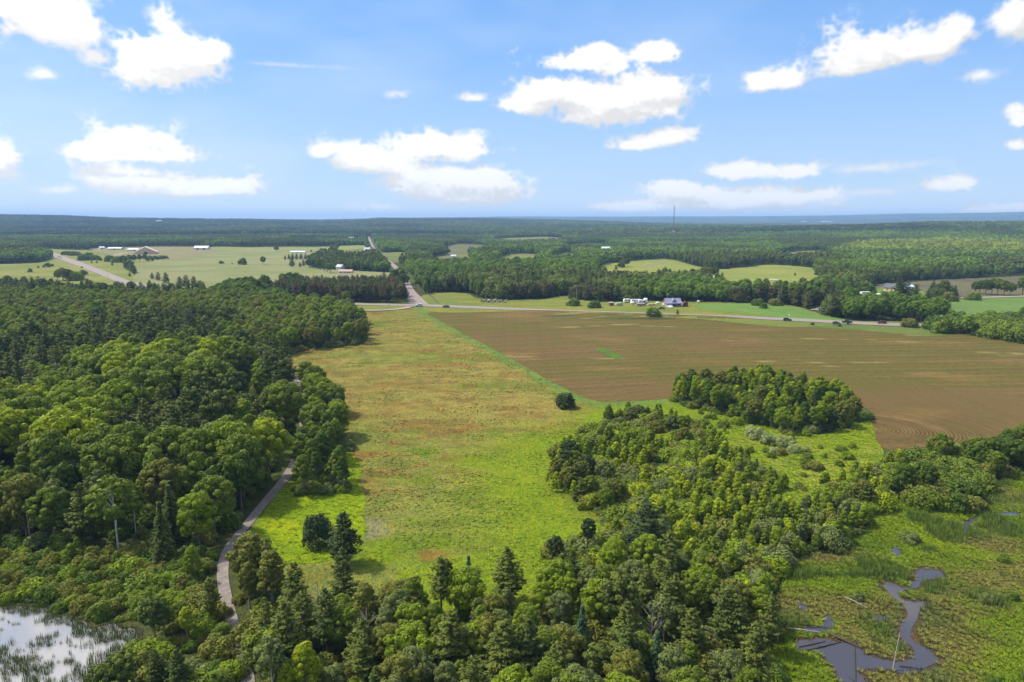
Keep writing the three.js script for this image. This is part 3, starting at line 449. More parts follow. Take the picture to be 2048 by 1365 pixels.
setting('lawn', sheet(A.lawn, 1, 0.12, (x, z) => { const f = fbm(x / 2.5, z / 2, 3), m = fbm(x / 9, z / 7, 3); const c = mix3([0.25, 0.325, 0.004], [0.18, 0.27, 0.006], sstep(0.3, 0.7, m)), k = 1.05 + 0.3 * (f - 0.5); return [c[0] * k, c[1] * k, c[2] * k]; }), M.grass, 'bright yellow-green grass beside the gravel track');
setting('glade', sheet(A.glade, 1.2, 0.16, (x, z) => { const f = fbm(x / 3, z / 2.5, 3), m = fbm(x / 14, z / 9, 3); return mix3(mix3(mix3(GREEN.lime, GREEN.green, f), GREEN.yellow, 0.6 * sstep(0.5, 0.7, m)), [0.11, 0.17, 0.02], 0.7 * sstep(0.48, 0.68, fbm(x / 6 + 44, z / 4, 3))); }), M.grass, 'sunny grass clearing between the grove and the thicket');
setting('marsh', sheet(A.marsh, 0.9, 0.08, (x, z) => { const f = fbm(x / 2.2, z / 1.8, 3), m = fbm(x / 11 + 5, z / 8, 4), b = fbm(x / 18 + 15, z / 9 + 2, 4); let c = mix3([0.13, 0.175, 0.014], [0.19, 0.24, 0.014], m); c = mix3(c, [0.10, 0.075, 0.035], 0.75 * sstep(0.56, 0.70, b + 0.15 * (f - 0.5) + 0.13 * sstep(85, 45, x) * sstep(-125, -85, z))); const k = 0.75 + 0.5 * f; return [c[0] * k, c[1] * k, c[2] * k]; }), M.grass, 'sedge marsh with dead brown patches round the creek');
const HEDGE = PS([[262, 534], [420, 534], [540, 533], [640, 530]]);
const dull = (a, b, s = 20, rz = 1) => (x, z) => { const k = mix3(a, b, sstep(0.35, 0.65, fbm(x / s, z / s * rz, 3))), f = 0.9 + 0.2 * fbm(x / 5, z / 3, 2); return [k[0] * f, k[1] * f, k[2] * f]; };
for (const [k, name, c, label, off] of [
  ['verge', 'grassland', dull([0.27, 0.28, 0.075], [0.20, 0.235, 0.06], 40), 'open yellowish grassland along the far highway', 0.30], ['farMeadow', 'grassland', dull([0.22, 0.27, 0.075], [0.26, 0.29, 0.095], 60), 'light green fields before the farthest wood', 0.34], ['hay', 'hayfield', null, 'pale mown hayfield with swaths', 0.38],
  ['band', 'grassland', dull([0.22, 0.26, 0.05], [0.17, 0.21, 0.05]), 'grass round the road junction', 0.2], ['east', 'grassland', dull([0.24, 0.255, 0.05], [0.17, 0.22, 0.05], 30, 3), 'rough grass along the far side of the highway', 0.2],
  ['eastVerge', 'grassland', dull([0.16, 0.21, 0.05], [0.12, 0.18, 0.04], 14), 'dark green verge along the near side of the highway', 0.16],
  ['pasture', 'pasture', dull([0.29, 0.31, 0.07], [0.23, 0.28, 0.06], 40, 2), 'yellow-green pasture crossed by a pale track', 0.3], ['brush', 'scrubland', dull([0.14, 0.12, 0.075], [0.12, 0.14, 0.05], 14), 'grey-brown brush land in front of the tan house', 0.2],
  ['plough', 'field', dull([0.13, 0.115, 0.085], [0.165, 0.155, 0.08], 60, 3), 'dark grey-brown ploughed field by the far lane', 0.3], ['yard', 'lawn', dull([0.20, 0.30, 0.05], [0.16, 0.24, 0.045]), 'mown green grass round the tan house', 0.34], ['crop', 'field', dull([0.13, 0.225, 0.06], [0.155, 0.25, 0.06], 40), 'flat green crop field below the far lane', 0.3],
  ['strip1', 'grassland', dull([0.22, 0.27, 0.08], [0.25, 0.28, 0.1], 60), 'thin light green strip before the farthest wood', 0.5], ['corner', 'grassland', dull([0.17, 0.23, 0.05], [0.2, 0.25, 0.06]), 'green corner between the junction and brown field', 0.04],
  ['farm', 'yard', dull([0.29, 0.24, 0.14], [0.24, 0.25, 0.09], 25), 'trodden yard round the far farm sheds', 0.46],
  ...['gap1', 'gap2', 'gap3', 'gap4', 'gap5', 'gap6', 'gap7', 'gap8', 'gap9'].map((g, i) => [g, 'clearing', i === 0 ? dull([0.15, 0.14, 0.07], [0.17, 0.18, 0.06], 30) : dull([0.17, 0.19, 0.06], [0.20, 0.235, 0.06], 30), ['dull brown-green clearing in the middle wood', 'small olive clearing among the pines', 'small yellow clearing by the blue-roofed shed', 'clearing round the white cottage in the wood', 'grass by the white house beside the north road', 'small grassy gap right beside the north road', 'pale gap in the eastern hill wood', 'long pale field strip deep in the far wood', 'pale gap beyond the blue-roofed shed'][i], 0.5]),
]) setting(name, sheet(CLEAR[k], k === 'hay' ? 4 : 7, off, c || ((x, z) => { const s = 0.5 + 0.5 * Math.sin((x * 0.35 + z) / 1.9), k2 = fbm(x / 50, z / 30, 3), line = edgeDist(HEDGE, x, z, false) < 3 ? 0.5 : 0; return mix3(mix3(mix3([0.255, 0.27, 0.12], [0.31, 0.31, 0.16], s * 0.8), [0.22, 0.26, 0.09], sstep(0.45, 0.7, k2)), [0.10, 0.15, 0.04], line); })), M.grass, label);
setting('pasture_strip', sheet(area([[1395, 612], [1480, 608], [1560, 612], [1640, 630], [1700, 644], [1600, 640], [1480, 628], [1400, 620]]), 5, 0.3, dull([0.145, 0.26, 0.06], [0.17, 0.28, 0.06], 30), undefined), M.grass, 'bright green strip field between the blue house and highway');
setting('pond', sheet(A.pond, 1.5, 0.14, () => [1, 1, 1]), M.pond, 'shallow pond mirroring bright cloud');
const grow = (poly, m) => { let a = 0; const n = poly.length; for (let i = 0; i < n; i++) { const p = poly[i], q = poly[(i + 1) % n]; a += p[0] * q[1] - q[0] * p[1]; } const out = poly.map((p, i) => { const u = poly[(i + n - 1) % n], v = poly[(i + 1) % n], dx = v[0] - u[0], dz = v[1] - u[1], l = Math.hypot(dx, dz) || 1, k = m * (0.4 + 1.2 * noise(p[0] * 0.7, p[1] * 0.7)) * Math.sign(a); return [p[0] + dz / l * k, p[1] - dx / l * k]; }); out.box = [poly.box[0] - m * 2, poly.box[1] - m * 2, poly.box[2] + m * 2, poly.box[3] + m * 2]; return out; };
setting('mud', sheet(grow(A.creek, 0.9), 1, 0.11, (x, z) => { const k = 0.7 + 0.6 * fbm(x / 1.5, z / 1.5, 3); return [0.085 * k, 0.062 * k, 0.04 * k]; }), M.grass, 'dark muddy margin along the creek');
setting('mud', sheet(grow(A.pond, 0.7), 1, 0.11, (x, z) => { const k = 0.7 + 0.6 * fbm(x / 1.5, z / 1.5, 3); return [0.065 * k, 0.062 * k, 0.032 * k]; }), M.grass, 'brown muddy margin round the shallow pond');
setting('creek', sheet(A.creek, 1, 0.14, () => [1, 1, 1]), M.creek, 'dark winding creek through the marsh');
POOLS.forEach((p, i) => setting('pool', sheet(p, 1, 0.14, () => [1, 1, 1]), M.creek, 'small open pool in the marsh, ' + ['beside the creek head', 'below the willow clump', 'smallest of all', 'under the wood edge', 'by the fallen logs', 'amid brown sedge', 'farthest out'][i]));
for (const [k, name, mat, label] of [['northRoad', 'road', M.asphalt, 'straight paved road running north from the junction'], ['highway', 'highway', M.asphalt, 'paved highway crossing behind the fields'], ['slip', 'lane', M.asphalt2, 'narrow pale lane joining the highway at the junction'], ['lane', 'lane', M.asphalt2, 'pale country lane passing the tan house'], ['track', 'track', M.gravel, 'gravel track winding out of the bottom edge into the wood'], ['farmDrive', 'lane', M.asphalt2, 'sandy drive in the far farmyard'], ['hillTrack', 'path', M.gravel, 'pale track over the yellow pasture']]) setting(name, ROADS[k], mat, label);

// ---------------------------------------------------------------- woods and thickets
const WOOD = {
  left: area([[-330, 1190], [-120, 1120], [0, 1106], [120, 1102], [260, 1106], [335, 1112], [400, 1092], [440, 1085], [470, 1050], [502, 1012], [540, 962], [572, 915], [590, 865], [592, 815], [582, 775], [566, 742], [556, 716], [600, 704], [640, 698], [690, 694], [724, 689], [730, 668], [718, 642], [690, 630], [655, 620], [560, 612], [430, 603], [330, 596], [200, 596], [60, 588], [0, 584], [-140, 582], [-600, 590], [-900, 800]]),
  edge: area([[578, 988], [640, 990], [690, 985], [690, 930], [694, 900], [680, 860], [668, 825], [640, 792], [612, 768], [618, 815], [620, 870], [606, 925]]),
  shore: area([[-200, 1190], [0, 1120], [120, 1112], [330, 1122], [440, 1120], [440, 1160], [452, 1230], [440, 1275], [330, 1262], [270, 1250], [170, 1240], [110, 1228], [60, 1206], [0, 1205]]),
  corner: area([[440, 1230], [460, 1270], [482, 1345], [495, 1520], [480, 1800], [160, 1800], [215, 1400], [250, 1350], [240, 1325], [300, 1290], [360, 1250]]),
  belt: area([[474, 1165], [500, 1145], [545, 1165], [590, 1195], [640, 1240], [700, 1250], [740, 1238], [800, 1228], [880, 1235], [960, 1232], [1040, 1228], [1090, 1224], [1130, 1200], [1150, 1160], [1210, 1140], [1330, 1160], [1450, 1200], [1530, 1240], [1550, 1340], [1580, 1500], [1600, 1900], [500, 1900], [510, 1600], [512, 1350], [490, 1270], [472, 1200]]),
  thicket: area([[1200, 858], [1260, 832], [1330, 840], [1400, 866], [1440, 896], [1490, 930], [1560, 972], [1640, 978], [1700, 964], [1760, 940], [1800, 930], [1790, 985], [1760, 1025], [1740, 1060], [1650, 1100], [1580, 1130], [1545, 1190], [1535, 1245], [1450, 1205], [1330, 1165], [1215, 1145], [1160, 1160], [1125, 1170], [1100, 1140], [1120, 1110], [1180, 1105], [1212, 1080], [1205, 1040], [1150, 1000], [1108, 958], [1112, 915], [1150, 890]]),
  willows: area([[1800, 920], [1900, 925], [2048, 905], [2400, 900], [2400, 950], [2048, 955], [1965, 985], [1955, 1020], [1900, 1030], [1800, 1005], [1790, 960]]),
  grove: area([[1345, 800], [1375, 818], [1480, 840], [1530, 862], [1610, 870], [1700, 852], [1712, 830], [1650, 795], [1560, 782], [1450, 778], [1370, 784]]),
  plantation: area([[560, 600], [690, 608], [780, 610], [818, 607], [834, 594], [812, 580], [760, 581], [700, 582], [580, 585]]),
  roadEnd: area([[1868, 666], [1920, 668], [2048, 686], [2200, 700], [2300, 690], [2300, 655], [2048, 652], [1990, 646], [1940, 652], [1880, 655]]),
};
const GAPS = [[[1478, 855], [1520, 850], [1600, 880], [1590, 915], [1530, 905]], [[1550, 985], [1630, 985], [1640, 1015], [1570, 1020]], [[1290, 935], [1330, 925], [1345, 950], [1300, 955]]].map((p) => area(p, 4));
const plants = [], R = rng(77);
const weigh = (mix, v) => { let s = 0; for (const m of mix) s += m[1]; v *= s; for (const m of mix) { v -= m[1]; if (v <= 0) return m; } return mix[mix.length - 1]; };
function fill(zone, poly, gap, mix, phrase, keep = () => true, fleck = 40) {   // one plant about every `gap` metres
  const [x0, z0, x1, z1] = poly.box;
  for (let x = x0; x < x1; x += gap) for (let z = z0; z < z1; z += gap) {
    const px = x + (R() - 0.5) * gap * 0.9, pz = z + (R() - 0.5) * gap * 0.9, a = R(), b = R(), c = R(), e = R(), f = R();
    if (!inside(poly, px, pz) || onRoad(px, pz, zone === 'left' || zone === 'edge' ? 1.0 : 1.4) || !keep(px, pz)) continue;
    const [kind, , lo, hi, tints] = weigh(mix, clamp((noise(px / fleck + zone.length * 7, pz / fleck) - 0.2) / 0.6) * 0.6 + a * 0.4);
    plants.push({ kind, x: px, z: pz, h: lerp(lo, hi, b * 0.6 + c * 0.4), tint: tints[Math.floor(e * tints.length)], shape: Math.floor(f * Math.min(5, SHAPES[kind].length)), turn: a * 50 + b * 31, zone, phrase });
  }
}
const notWet = (x, z) => !inside(A.pond, x, z) && !inside(A.creek, x, z);
const farHalf = (y) => P(600, y)[1];
fill('left', WOOD.left, 7.4, [['leafy_tree', 5, 14, 19, ['fresh', 'fresh', 'mid', 'lime', 'mid']], ['poplar_tree', 1.6, 10, 15, ['mid', 'grey', 'fresh']], ['birch_tree', 0.5, 11, 15, ['grey', 'fresh']], ['pine_tree', 3, 11, 17, ['needle', 'sage', 'needle', 'sage']], ['spruce_tree', 0.4, 9, 14, ['needle', 'blue']]], 'in the wood west of the meadow', (x, z) => z > P(300, 715)[1] && z < P(300, 1010)[1], 42);
fill('deep', WOOD.left, 6.0, [['pine_tree', 3.4, 10, 16, ['needle', 'sage', 'needle', 'sage']], ['poplar_tree', 2, 9, 14, ['mid', 'grey', 'fresh']], ['leafy_tree', 2.6, 9, 13, ['mid', 'olive', 'fresh']]], 'in the far pine part of the wood', (x, z) => z <= P(300, 715)[1], 60);
fill('front', WOOD.left, 5.6, [['pine_tree', 5, 11, 16, ['sage', 'needle', 'needle', 'sage']], ['leafy_tree', 2, 10, 14, ['mid', 'deep', 'olive']], ['poplar_tree', 2, 9, 13, ['grey', 'mid', 'deep']], ['birch_tree', 0.6, 10, 14, ['mid', 'grey']], ['spruce_tree', 1, 9, 13, ['needle', 'sage']]], 'at the wood edge above the pond', (x, z) => z >= P(300, 1010)[1], 16);
fill('edge', WOOD.edge, 4.4, [['poplar_tree', 4, 8, 12, ['mid', 'fresh', 'mid', 'deep']], ['leafy_tree', 2, 9, 12, ['mid', 'fresh']], ['shrub', 1, 2.5, 4, ['mid', 'fresh']]], 'between the gravel track and the meadow');
fill('shore', WOOD.shore, 2.5, [['shrub', 7, 1.4, 3.2, ['olive', 'mid', 'deep', 'olive', 'fresh']], ['young_tree', 0.5, 3, 5, ['mid', 'fresh']]], 'on the boggy shore above the pond', notWet, 14);
fill('corner', WOOD.corner, 3.9, [['poplar_tree', 3, 5, 9, ['mid', 'fresh', 'lime', 'mid']], ['pine_tree', 2, 6, 9, ['sage', 'needle']], ['shrub', 3, 2, 4, ['mid', 'fresh', 'olive']], ['leafy_tree', 1, 6, 8, ['mid', 'fresh']]], 'between the pond and the gravel track', notWet, 12);
fill('belt', WOOD.belt, 4.1, [['poplar_tree', 3.6, 6, 10, ['mid', 'olive', 'grey', 'fresh', 'mid']], ['leafy_tree', 3.2, 6, 9.5, ['mid', 'olive', 'fresh', 'fresh', 'grey']], ['pine_tree', 1.5, 7, 11.5, ['needle', 'sage', 'sage']], ['shrub', 2.6, 2.5, 4.5, ['mid', 'olive', 'grey', 'fresh']], ['spruce_tree', 0.35, 5, 9, ['blue', 'needle']], ['birch_tree', 0.4, 7, 11, ['grey', 'mid']]], 'in the mixed belt below the meadow', (x, z) => z < -40, 11);
fill('fringe', area([[1195, 870], [1150, 882], [1100, 905], [1090, 960], [1125, 1010], [1185, 1050], [1175, 1090], [1110, 1110], [1075, 1140], [1110, 1170], [1180, 1120], [1225, 1080], [1215, 1030], [1160, 990], [1120, 955], [1120, 920], [1200, 890]], 4), 3.4, [['young_tree', 3, 2, 4.6, ['lime', 'fresh', 'lime']], ['shrub', 2, 0.9, 2.2, ['fresh', 'mid', 'lime']]], 'on the grass before the thicket', (x, z) => noise(x / 4, z / 4) > 0.5, 8);
fill('thicket', WOOD.thicket, 2.6, [['young_tree', 5, 3.5, 6.0, ['lime', 'lime', 'fresh', 'lime', 'mid', 'fresh']], ['shrub', 4, 2.0, 4.2, ['mid', 'grey', 'olive', 'fresh', 'lime']], ['leafy_tree', 0.9, 5, 7.5, ['mid', 'grey', 'olive']], ['pine_tree', 0.35, 5, 8, ['needle', 'sage']], ['poplar_tree', 0.8, 5, 7.5, ['fresh', 'grey', 'mid']]], 'in the thicket east of the meadow', (x, z) => !GAPS.some((g) => inside(g, x, z)), 15);
fill('willows', WOOD.willows, 3.3, [['shrub', 5, 2.8, 5.0, ['mid', 'deep', 'mid', 'olive']], ['leafy_tree', 1.5, 6, 9, ['deep', 'mid']], ['young_tree', 1, 4, 6, ['mid', 'fresh']]], 'in the scrub between the marsh and brown field', notWet, 14);
fill('grove', WOOD.grove, 3.5, [['poplar_tree', 6, 7, 11, ['fresh', 'mid', 'lime', 'fresh', 'deep']], ['leafy_tree', 0.6, 7, 9, ['fresh', 'mid', 'olive']], ['shrub', 2, 2.5, 4.5, ['mid', 'deep']], ['young_tree', 2, 4, 7, ['fresh', 'lime']], ['pine_tree', 0.5, 7, 9, ['needle']]], 'in the grove jutting into the brown field', undefined, 18);
fill('plantation', WOOD.plantation, 5.0, [['pine_tree', 6, 12, 15, ['needle', 'rust', 'sage']], ['leafy_tree', 0.6, 10, 13, ['mid']]], 'in the pine plantation by the junction');
fill('glade', area([[1345, 822], [1420, 808], [1470, 838], [1530, 850], [1640, 872], [1720, 850], [1745, 900], [1650, 950], [1540, 960], [1460, 905], [1380, 860]]), 5.2, [['shrub', 5, 1.0, 2.4, ['mid', 'fresh', 'olive', 'fresh']], ['young_tree', 0.5, 2, 3.5, ['fresh']]], 'in the sunny clearing', (x, z) => noise(x / 9, z / 9) > 0.42, 12);
fill('bog', A.marsh, 6.5, [['shrub', 1, 0.8, 2.2, ['mid', 'grey', 'deep']]], 'out in the open marsh', (x, z) => notWet(x, z) && !inside(WOOD.willows, x, z) && noise(x / 11 + 4, z / 11) > 0.76, 12);
fill('brush', CLEAR.brush, 6, [['shrub', 1, 1.6, 3.6, ['rust', 'olive', 'mid', 'rust']]], 'in the brush before the tan house');
fill('roadEnd', WOOD.roadEnd, 5.2, [['shrub', 4, 5, 9, ['deep', 'mid', 'mid']], ['poplar_tree', 1, 8, 11, ['mid', 'deep']]], 'beside the east end of the highway');
// the thicket turns duller toward the brown field and toward the marsh
{ const up = P(1300, 935)[1], side = P(1480, 1000)[0], low = P(1300, 1075)[1]; for (const p of plants) if (p.zone === 'thicket' && p.tint === 'lime') { const q = hash2(p.x * 13, p.z * 29); if (p.z < up + 8 * (noise(p.x / 12, p.z / 12) - 0.5) && q < 0.68) p.tint = q < 0.36 ? 'mid' : 'fresh'; else if ((p.x > side || p.z > low) && q < 0.58) p.tint = q < 0.22 ? 'grey' : q < 0.5 ? 'mid' : 'fresh'; } }
// scattered plants with a place of their own: [kind, shape, tint, x, y at its foot, height, label, wide]
const LONE = [
  ['pine_tree', 5, 'dusk', 1130, 816, 5.4, 'lone round dark pine standing in the open meadow', 0.95], ['pine_tree', 5, 'dusk', 638, 1094, 6.8, 'short dense dark pine on the bright lawn, beside a taller one', 0.62], ['pine_tree', 0, 'dusk', 690, 1132, 10, 'spreading dark pine at the corner of lawn and meadow', 1.2],
  ['pine_tree', 0, 'sage', 1014, 1206, 9.5, 'broad layered pine standing alone at the meadow foot', 1.1], ['spruce_tree', 0, 'blue', 938, 1194, 7.2, 'narrow pointed spruce at the foot of the meadow', 0.85], ['spruce_tree', 0, 'blue', 957, 1232, 6.8, 'blue-green spruce just below the narrow pointed one', 0.7],
  ['birch_tree', 0, 'mid', 236, 1098, 14.5, 'tall birch with forked white trunk above the pond', 1.25], ['pine_tree', 0, 'sage', 172, 1096, 12.5, 'sunlit layered pine left of the white-trunked birch', 0.95], ['spruce_tree', 1, 'needle', 328, 1130, 12, 'tall grey-green spruce beside the shrubs above the pond', 0.95], ['poplar_tree', 2, 'fresh', 386, 1166, 7, 'small bright leafy tree alone between pond shrubs and track', 0.9], ['leafy_tree', 3, 'fresh', 398, 1105, 12, 'rounded green tree leaning over the bend of the track', 1],
  ['pine_tree', 4, 'dusk', 1112, 1138, 6.4, 'stubby dark pine on the meadow edge beside bright grass', 0.9], ['pine_tree', 4, 'dusk', 1176, 1108, 7.2, 'dark round-headed pine before the bright thicket', 0.8], ['pine_tree', 2, 'dusk', 1290, 1130, 12, 'largest dark spreading pine inside the thicket', 1.2], ['pine_tree', 1, 'sage', 1335, 1205, 12, 'tall dull green pine below the largest thicket pine', 1.1],
  ['pine_tree', 4, 'dusk', 1132, 958, 7.5, 'dark pine clump at the thicket tip beside the meadow', 1.2], ['pine_tree', 4, 'dusk', 1175, 965, 7, 'dark pine just inside the thicket tip', 1.2], ['leafy_tree', 2, 'dusk', 1140, 925, 6, 'low dark tree at the upper corner of the thicket', 1], ['young_tree', 0, 'lime', 1148, 1003, 5, 'single bright sapling on the grass before the thicket', 0.9],
  ['pine_tree', 5, 'dusk', 660, 838, 8, 'dark round tree leaning out over the meadow edge', 0.95], ['pine_tree', 4, 'sage', 893, 1190, 6.5, 'thin-crowned small tree at the lower meadow edge', 0.75], ['spruce_tree', 1, 'blue', 1163, 1330, 9, 'blue-green pointed spruce near the bottom edge', 0.9], ['spruce_tree', 0, 'blue', 1310, 1390, 9, 'pale blue spruce top by the bottom edge', 0.9],
  ['poplar_tree', 1, 'lime', 545, 1375, 9, 'tall yellow-green tree beside the track end', 1], ['poplar_tree', 2, 'lime', 612, 1400, 8.5, 'yellow-green tree, right-hand of a bright pair near the bottom', 1], ['poplar_tree', 1, 'lime', 575, 1415, 7, 'yellow-green tree, lower of the bright trees near the bottom', 1], ['poplar_tree', 0, 'olive', 505, 1190, 11, 'broad olive tree crowding the track bend', 1.35], ['poplar_tree', 1, 'olive', 545, 1220, 11, 'olive tree just below the one crowding the bend', 1.3],
  ['pine_tree', 1, 'needle', 690, 1230, 11, 'dark tall pine behind the belt edge, near the bottom of the lawn', 1], ['pine_tree', 0, 'sage', 905, 1370, 10.5, 'full dull-green pine in the middle of the bottom belt', 1.2], ['pine_tree', 0, 'sage', 1010, 1400, 11, 'tall soft pine near the middle of the bottom edge', 1.2], ['leafy_tree', 2, 'olive', 800, 1235, 6, 'low wide olive tree right under the meadow foot', 1.2],
  ['leafy_tree', 0, 'dusk', 1660, 862, 7, 'dark tree at the tip of the grove', 0.9], ['shrub', 1, 'deep', 1735, 838, 2, 'small dark bush on the field corner past the grove', 1.2],
];
for (const [kind, shape, tint, px, py, h, label, wide] of LONE) { const [x, z] = P(px, py); for (let i = plants.length - 1; i >= 0; i--) if (Math.hypot(plants[i].x - x, plants[i].z - z) < h * 0.22) plants.splice(i, 1); growAt(kind, shape, tint, x, z, h, px, label, undefined, wide || 1); }
// pale flowering bushes in the clearing
[[1500, 868, 2.6, 'hindmost'], [1514, 878, 3.2, 'large round'], [1534, 890, 3.4, 'largest'], [1556, 888, 2.4, 'fifth'], [1562, 895, 2.6, 'low'], [1578, 886, 1.8, 'small'], [1585, 898, 2.4, 'bright'], [1588, 906, 2.2, 'foremost'], [1612, 905, 1.8, 'outlying'], [1547, 908, 1.8, 'squat']].forEach(([px, py, h, w], i) => { const [x, z] = P(px, py); growAt('shrub', i % 4, 'blossom', x, z, h, i, w + ' pale flowering bush of the row in the sunny clearing', 'pale flowering bushes in the clearing', 0.9); });
// bushes and trees out in the far fields
const FIELD_TREES = [
  [95, 535, 6, 0], [86, 536, 4, 1], [76, 537, 4, 1], [103, 533, 3, 0], [60, 545, 5, 0], [112, 544, 3, 1], [125, 563, 14, 2], [138, 562, 12, 0], [115, 562, 11, 2], [150, 562, 9, 0], [158, 560, 7, 0], [167, 551, 6, 0], [126, 511, 7, 0], [138, 512, 8, 0], [148, 512, 8, 0], [158, 512, 7, 0], [132, 509, 6, 0], [160, 522, 8, 0], [170, 522, 9, 0], [180, 521, 9, 0], [190, 521, 8, 0], [200, 522, 6, 0], [176, 515, 8, 0], [168, 515, 6, 0], [183, 527, 4, 1], [193, 527, 4, 1], [220, 524, 9, 0], [224, 532, 5, 1], [235, 526, 9, 0], [247, 526, 11, 0], [258, 526, 12, 0], [268, 526, 12, 0], [279, 525, 12, 0], [290, 524, 12, 0], [300, 523, 9, 0], [260, 529, 5, 0], [310, 520, 6, 0], [322, 519, 6, 0], [330, 518, 5, 0], [259, 554, 5, 1], [304, 559, 7, 1], [316, 562, 9, 1], [332, 568, 11, 1], [360, 578, 11, 1], [373, 577, 12, 1], [388, 577, 11, 1], [400, 582, 9, 0], [440, 580, 6, 1], [450, 578, 6, 1], [442, 528, 4, 0], [464, 529, 3, 1], [478, 529, 4, 0], [485, 530, 9, 0], [526, 530, 12, 0], [553, 504, 12, 0], [570, 520, 7, 1], [578, 520, 9, 1], [585, 520, 10, 1], [593, 520, 10, 1], [602, 520, 10, 1], [611, 520, 10, 1], [584, 535, 13, 1], [600, 535, 7, 1], [607, 533, 9, 1], [618, 536, 12, 0], [627, 538, 13, 0], [640, 540, 14, 0], [655, 546, 13, 2], [648, 543, 11, 0], [660, 547, 12, 0], [643, 502, 5, 0], [651, 502, 5, 0], [671, 504, 8, 1], [665, 504, 4, 0], [622, 504, 4, 0],
  [480, 590, 15, 0], [492, 592, 16, 2], [504, 592, 16, 0], [516, 592, 14, 0], [498, 590, 15, 2], [530, 588, 9, 0], [568, 578, 14, 0], [580, 578, 15, 0], [592, 577, 15, 0], [602, 578, 13, 0], [614, 578, 11, 0], [550, 592, 11, 1], [657, 580, 7, 1], [672, 583, 9, 1], [694, 612, 11, 0], [722, 584, 8, 1], [768, 570, 12, 1], [760, 572, 10, 1], [790, 572, 16, 0], [800, 570, 17, 0], [808, 578, 14, 0],
  [1148, 612, 5, 0], [1188, 616, 5, 0], [1196, 616, 4, 1], [1180, 615, 3.5, 0], [1306, 632, 5, 0], [1355, 630, 3.5, 1], [1243, 536, 9, 0], [1255, 534, 11, 0], [1248, 535, 12, 2], [1232, 541, 7, 1], [1820, 655, 5, 2], [1696, 650, 3.5, 1], [1680, 654, 2, 0], [1625, 651, 2, 0], [1722, 585, 9, 0], [1733, 586, 10, 0], [1740, 588, 8, 0], [1712, 583, 8, 0], [1768, 596, 5, 0], [1776, 598, 4, 0], [1795, 601, 16, 1], [1802, 600, 15, 1], [1813, 601, 15, 1], [1831, 599, 12, 1], [1855, 601, 8, 1], [1864, 602, 7, 1], [1870, 601, 8, 1], [1886, 602, 8, 1], [1893, 603, 7, 2], [1822, 606, 5, 0], [1950, 588, 11, 0], [1960, 589, 12, 0], [1972, 590, 13, 0], [1984, 590, 14, 0], [1995, 591, 14, 0], [2008, 592, 13, 0], [2020, 591, 11, 0], [2045, 590, 16, 0], [1947, 601, 6, 0], [1405, 555, 11, 0], [1412, 555, 12, 0], [1420, 556, 12, 2], [1428, 556, 12, 0], [1395, 560, 11, 0], [1385, 560, 12, 0], [1590, 552, 4, 1], [1515, 612, 5, 0], [1550, 612, 5, 2], [1528, 618, 4, 0], [1918, 644, 6, 0], [1935, 645, 5, 0], [1955, 646, 5, 1], [1975, 648, 4, 0], [2000, 650, 5, 0], [2030, 652, 5, 0],
];
const near = [['north of the far farm sheds', 280, 500], ['by the far bend of the highway', 110, 515], ['in front of the big tan shed', 262, 524], ['at the near end of the pale hayfield', 350, 572], ['out in the pale hayfield', 490, 530], ['round the far white sheds', 590, 512], ['beside the houses at the hayfield end', 630, 540], ['on the bank behind the wood', 510, 588], ['above the pine plantation', 620, 580], ['by the mouth of the north road', 790, 576], ['along the verge by the blue-roofed house', 1250, 622], ['in the yellow pasture', 1300, 535], ['about the small barn in the pasture', 1410, 555], ['beside the eastern highway', 1700, 650], ['round the tan gabled house', 1760, 595], ['along the country lane', 1875, 602], ['in the row by the dark ploughed field', 1985, 590], ['between the highway and green strip', 1530, 612], ['along the edge of the crop field', 1960, 646]];
FIELD_TREES.forEach(([px, py, h, t], i) => {
  const r = rng(i + 900), kind = t === 1 ? 'pine_tree' : h > 10 ? 'leafy_tree' : 'shrub', tint = t === 1 ? 'needle' : t === 2 ? 'olive' : r() < 0.5 ? 'deep' : 'mid', [x, z] = P(px, py), ph = near.reduce((a, b) => Math.hypot(b[1] - px, (b[2] - py) * 3) < Math.hypot(a[1] - px, (a[2] - py) * 3) ? b : a)[0];
  plants.push({ kind, x, z, h, tint, shape: kind === 'pine_tree' ? 2 : Math.floor(r() * SHAPES[kind].length), turn: i, wide: t === 1 ? 1.15 : 1, zone: 'fields', phrase: ph, keep: true });
});
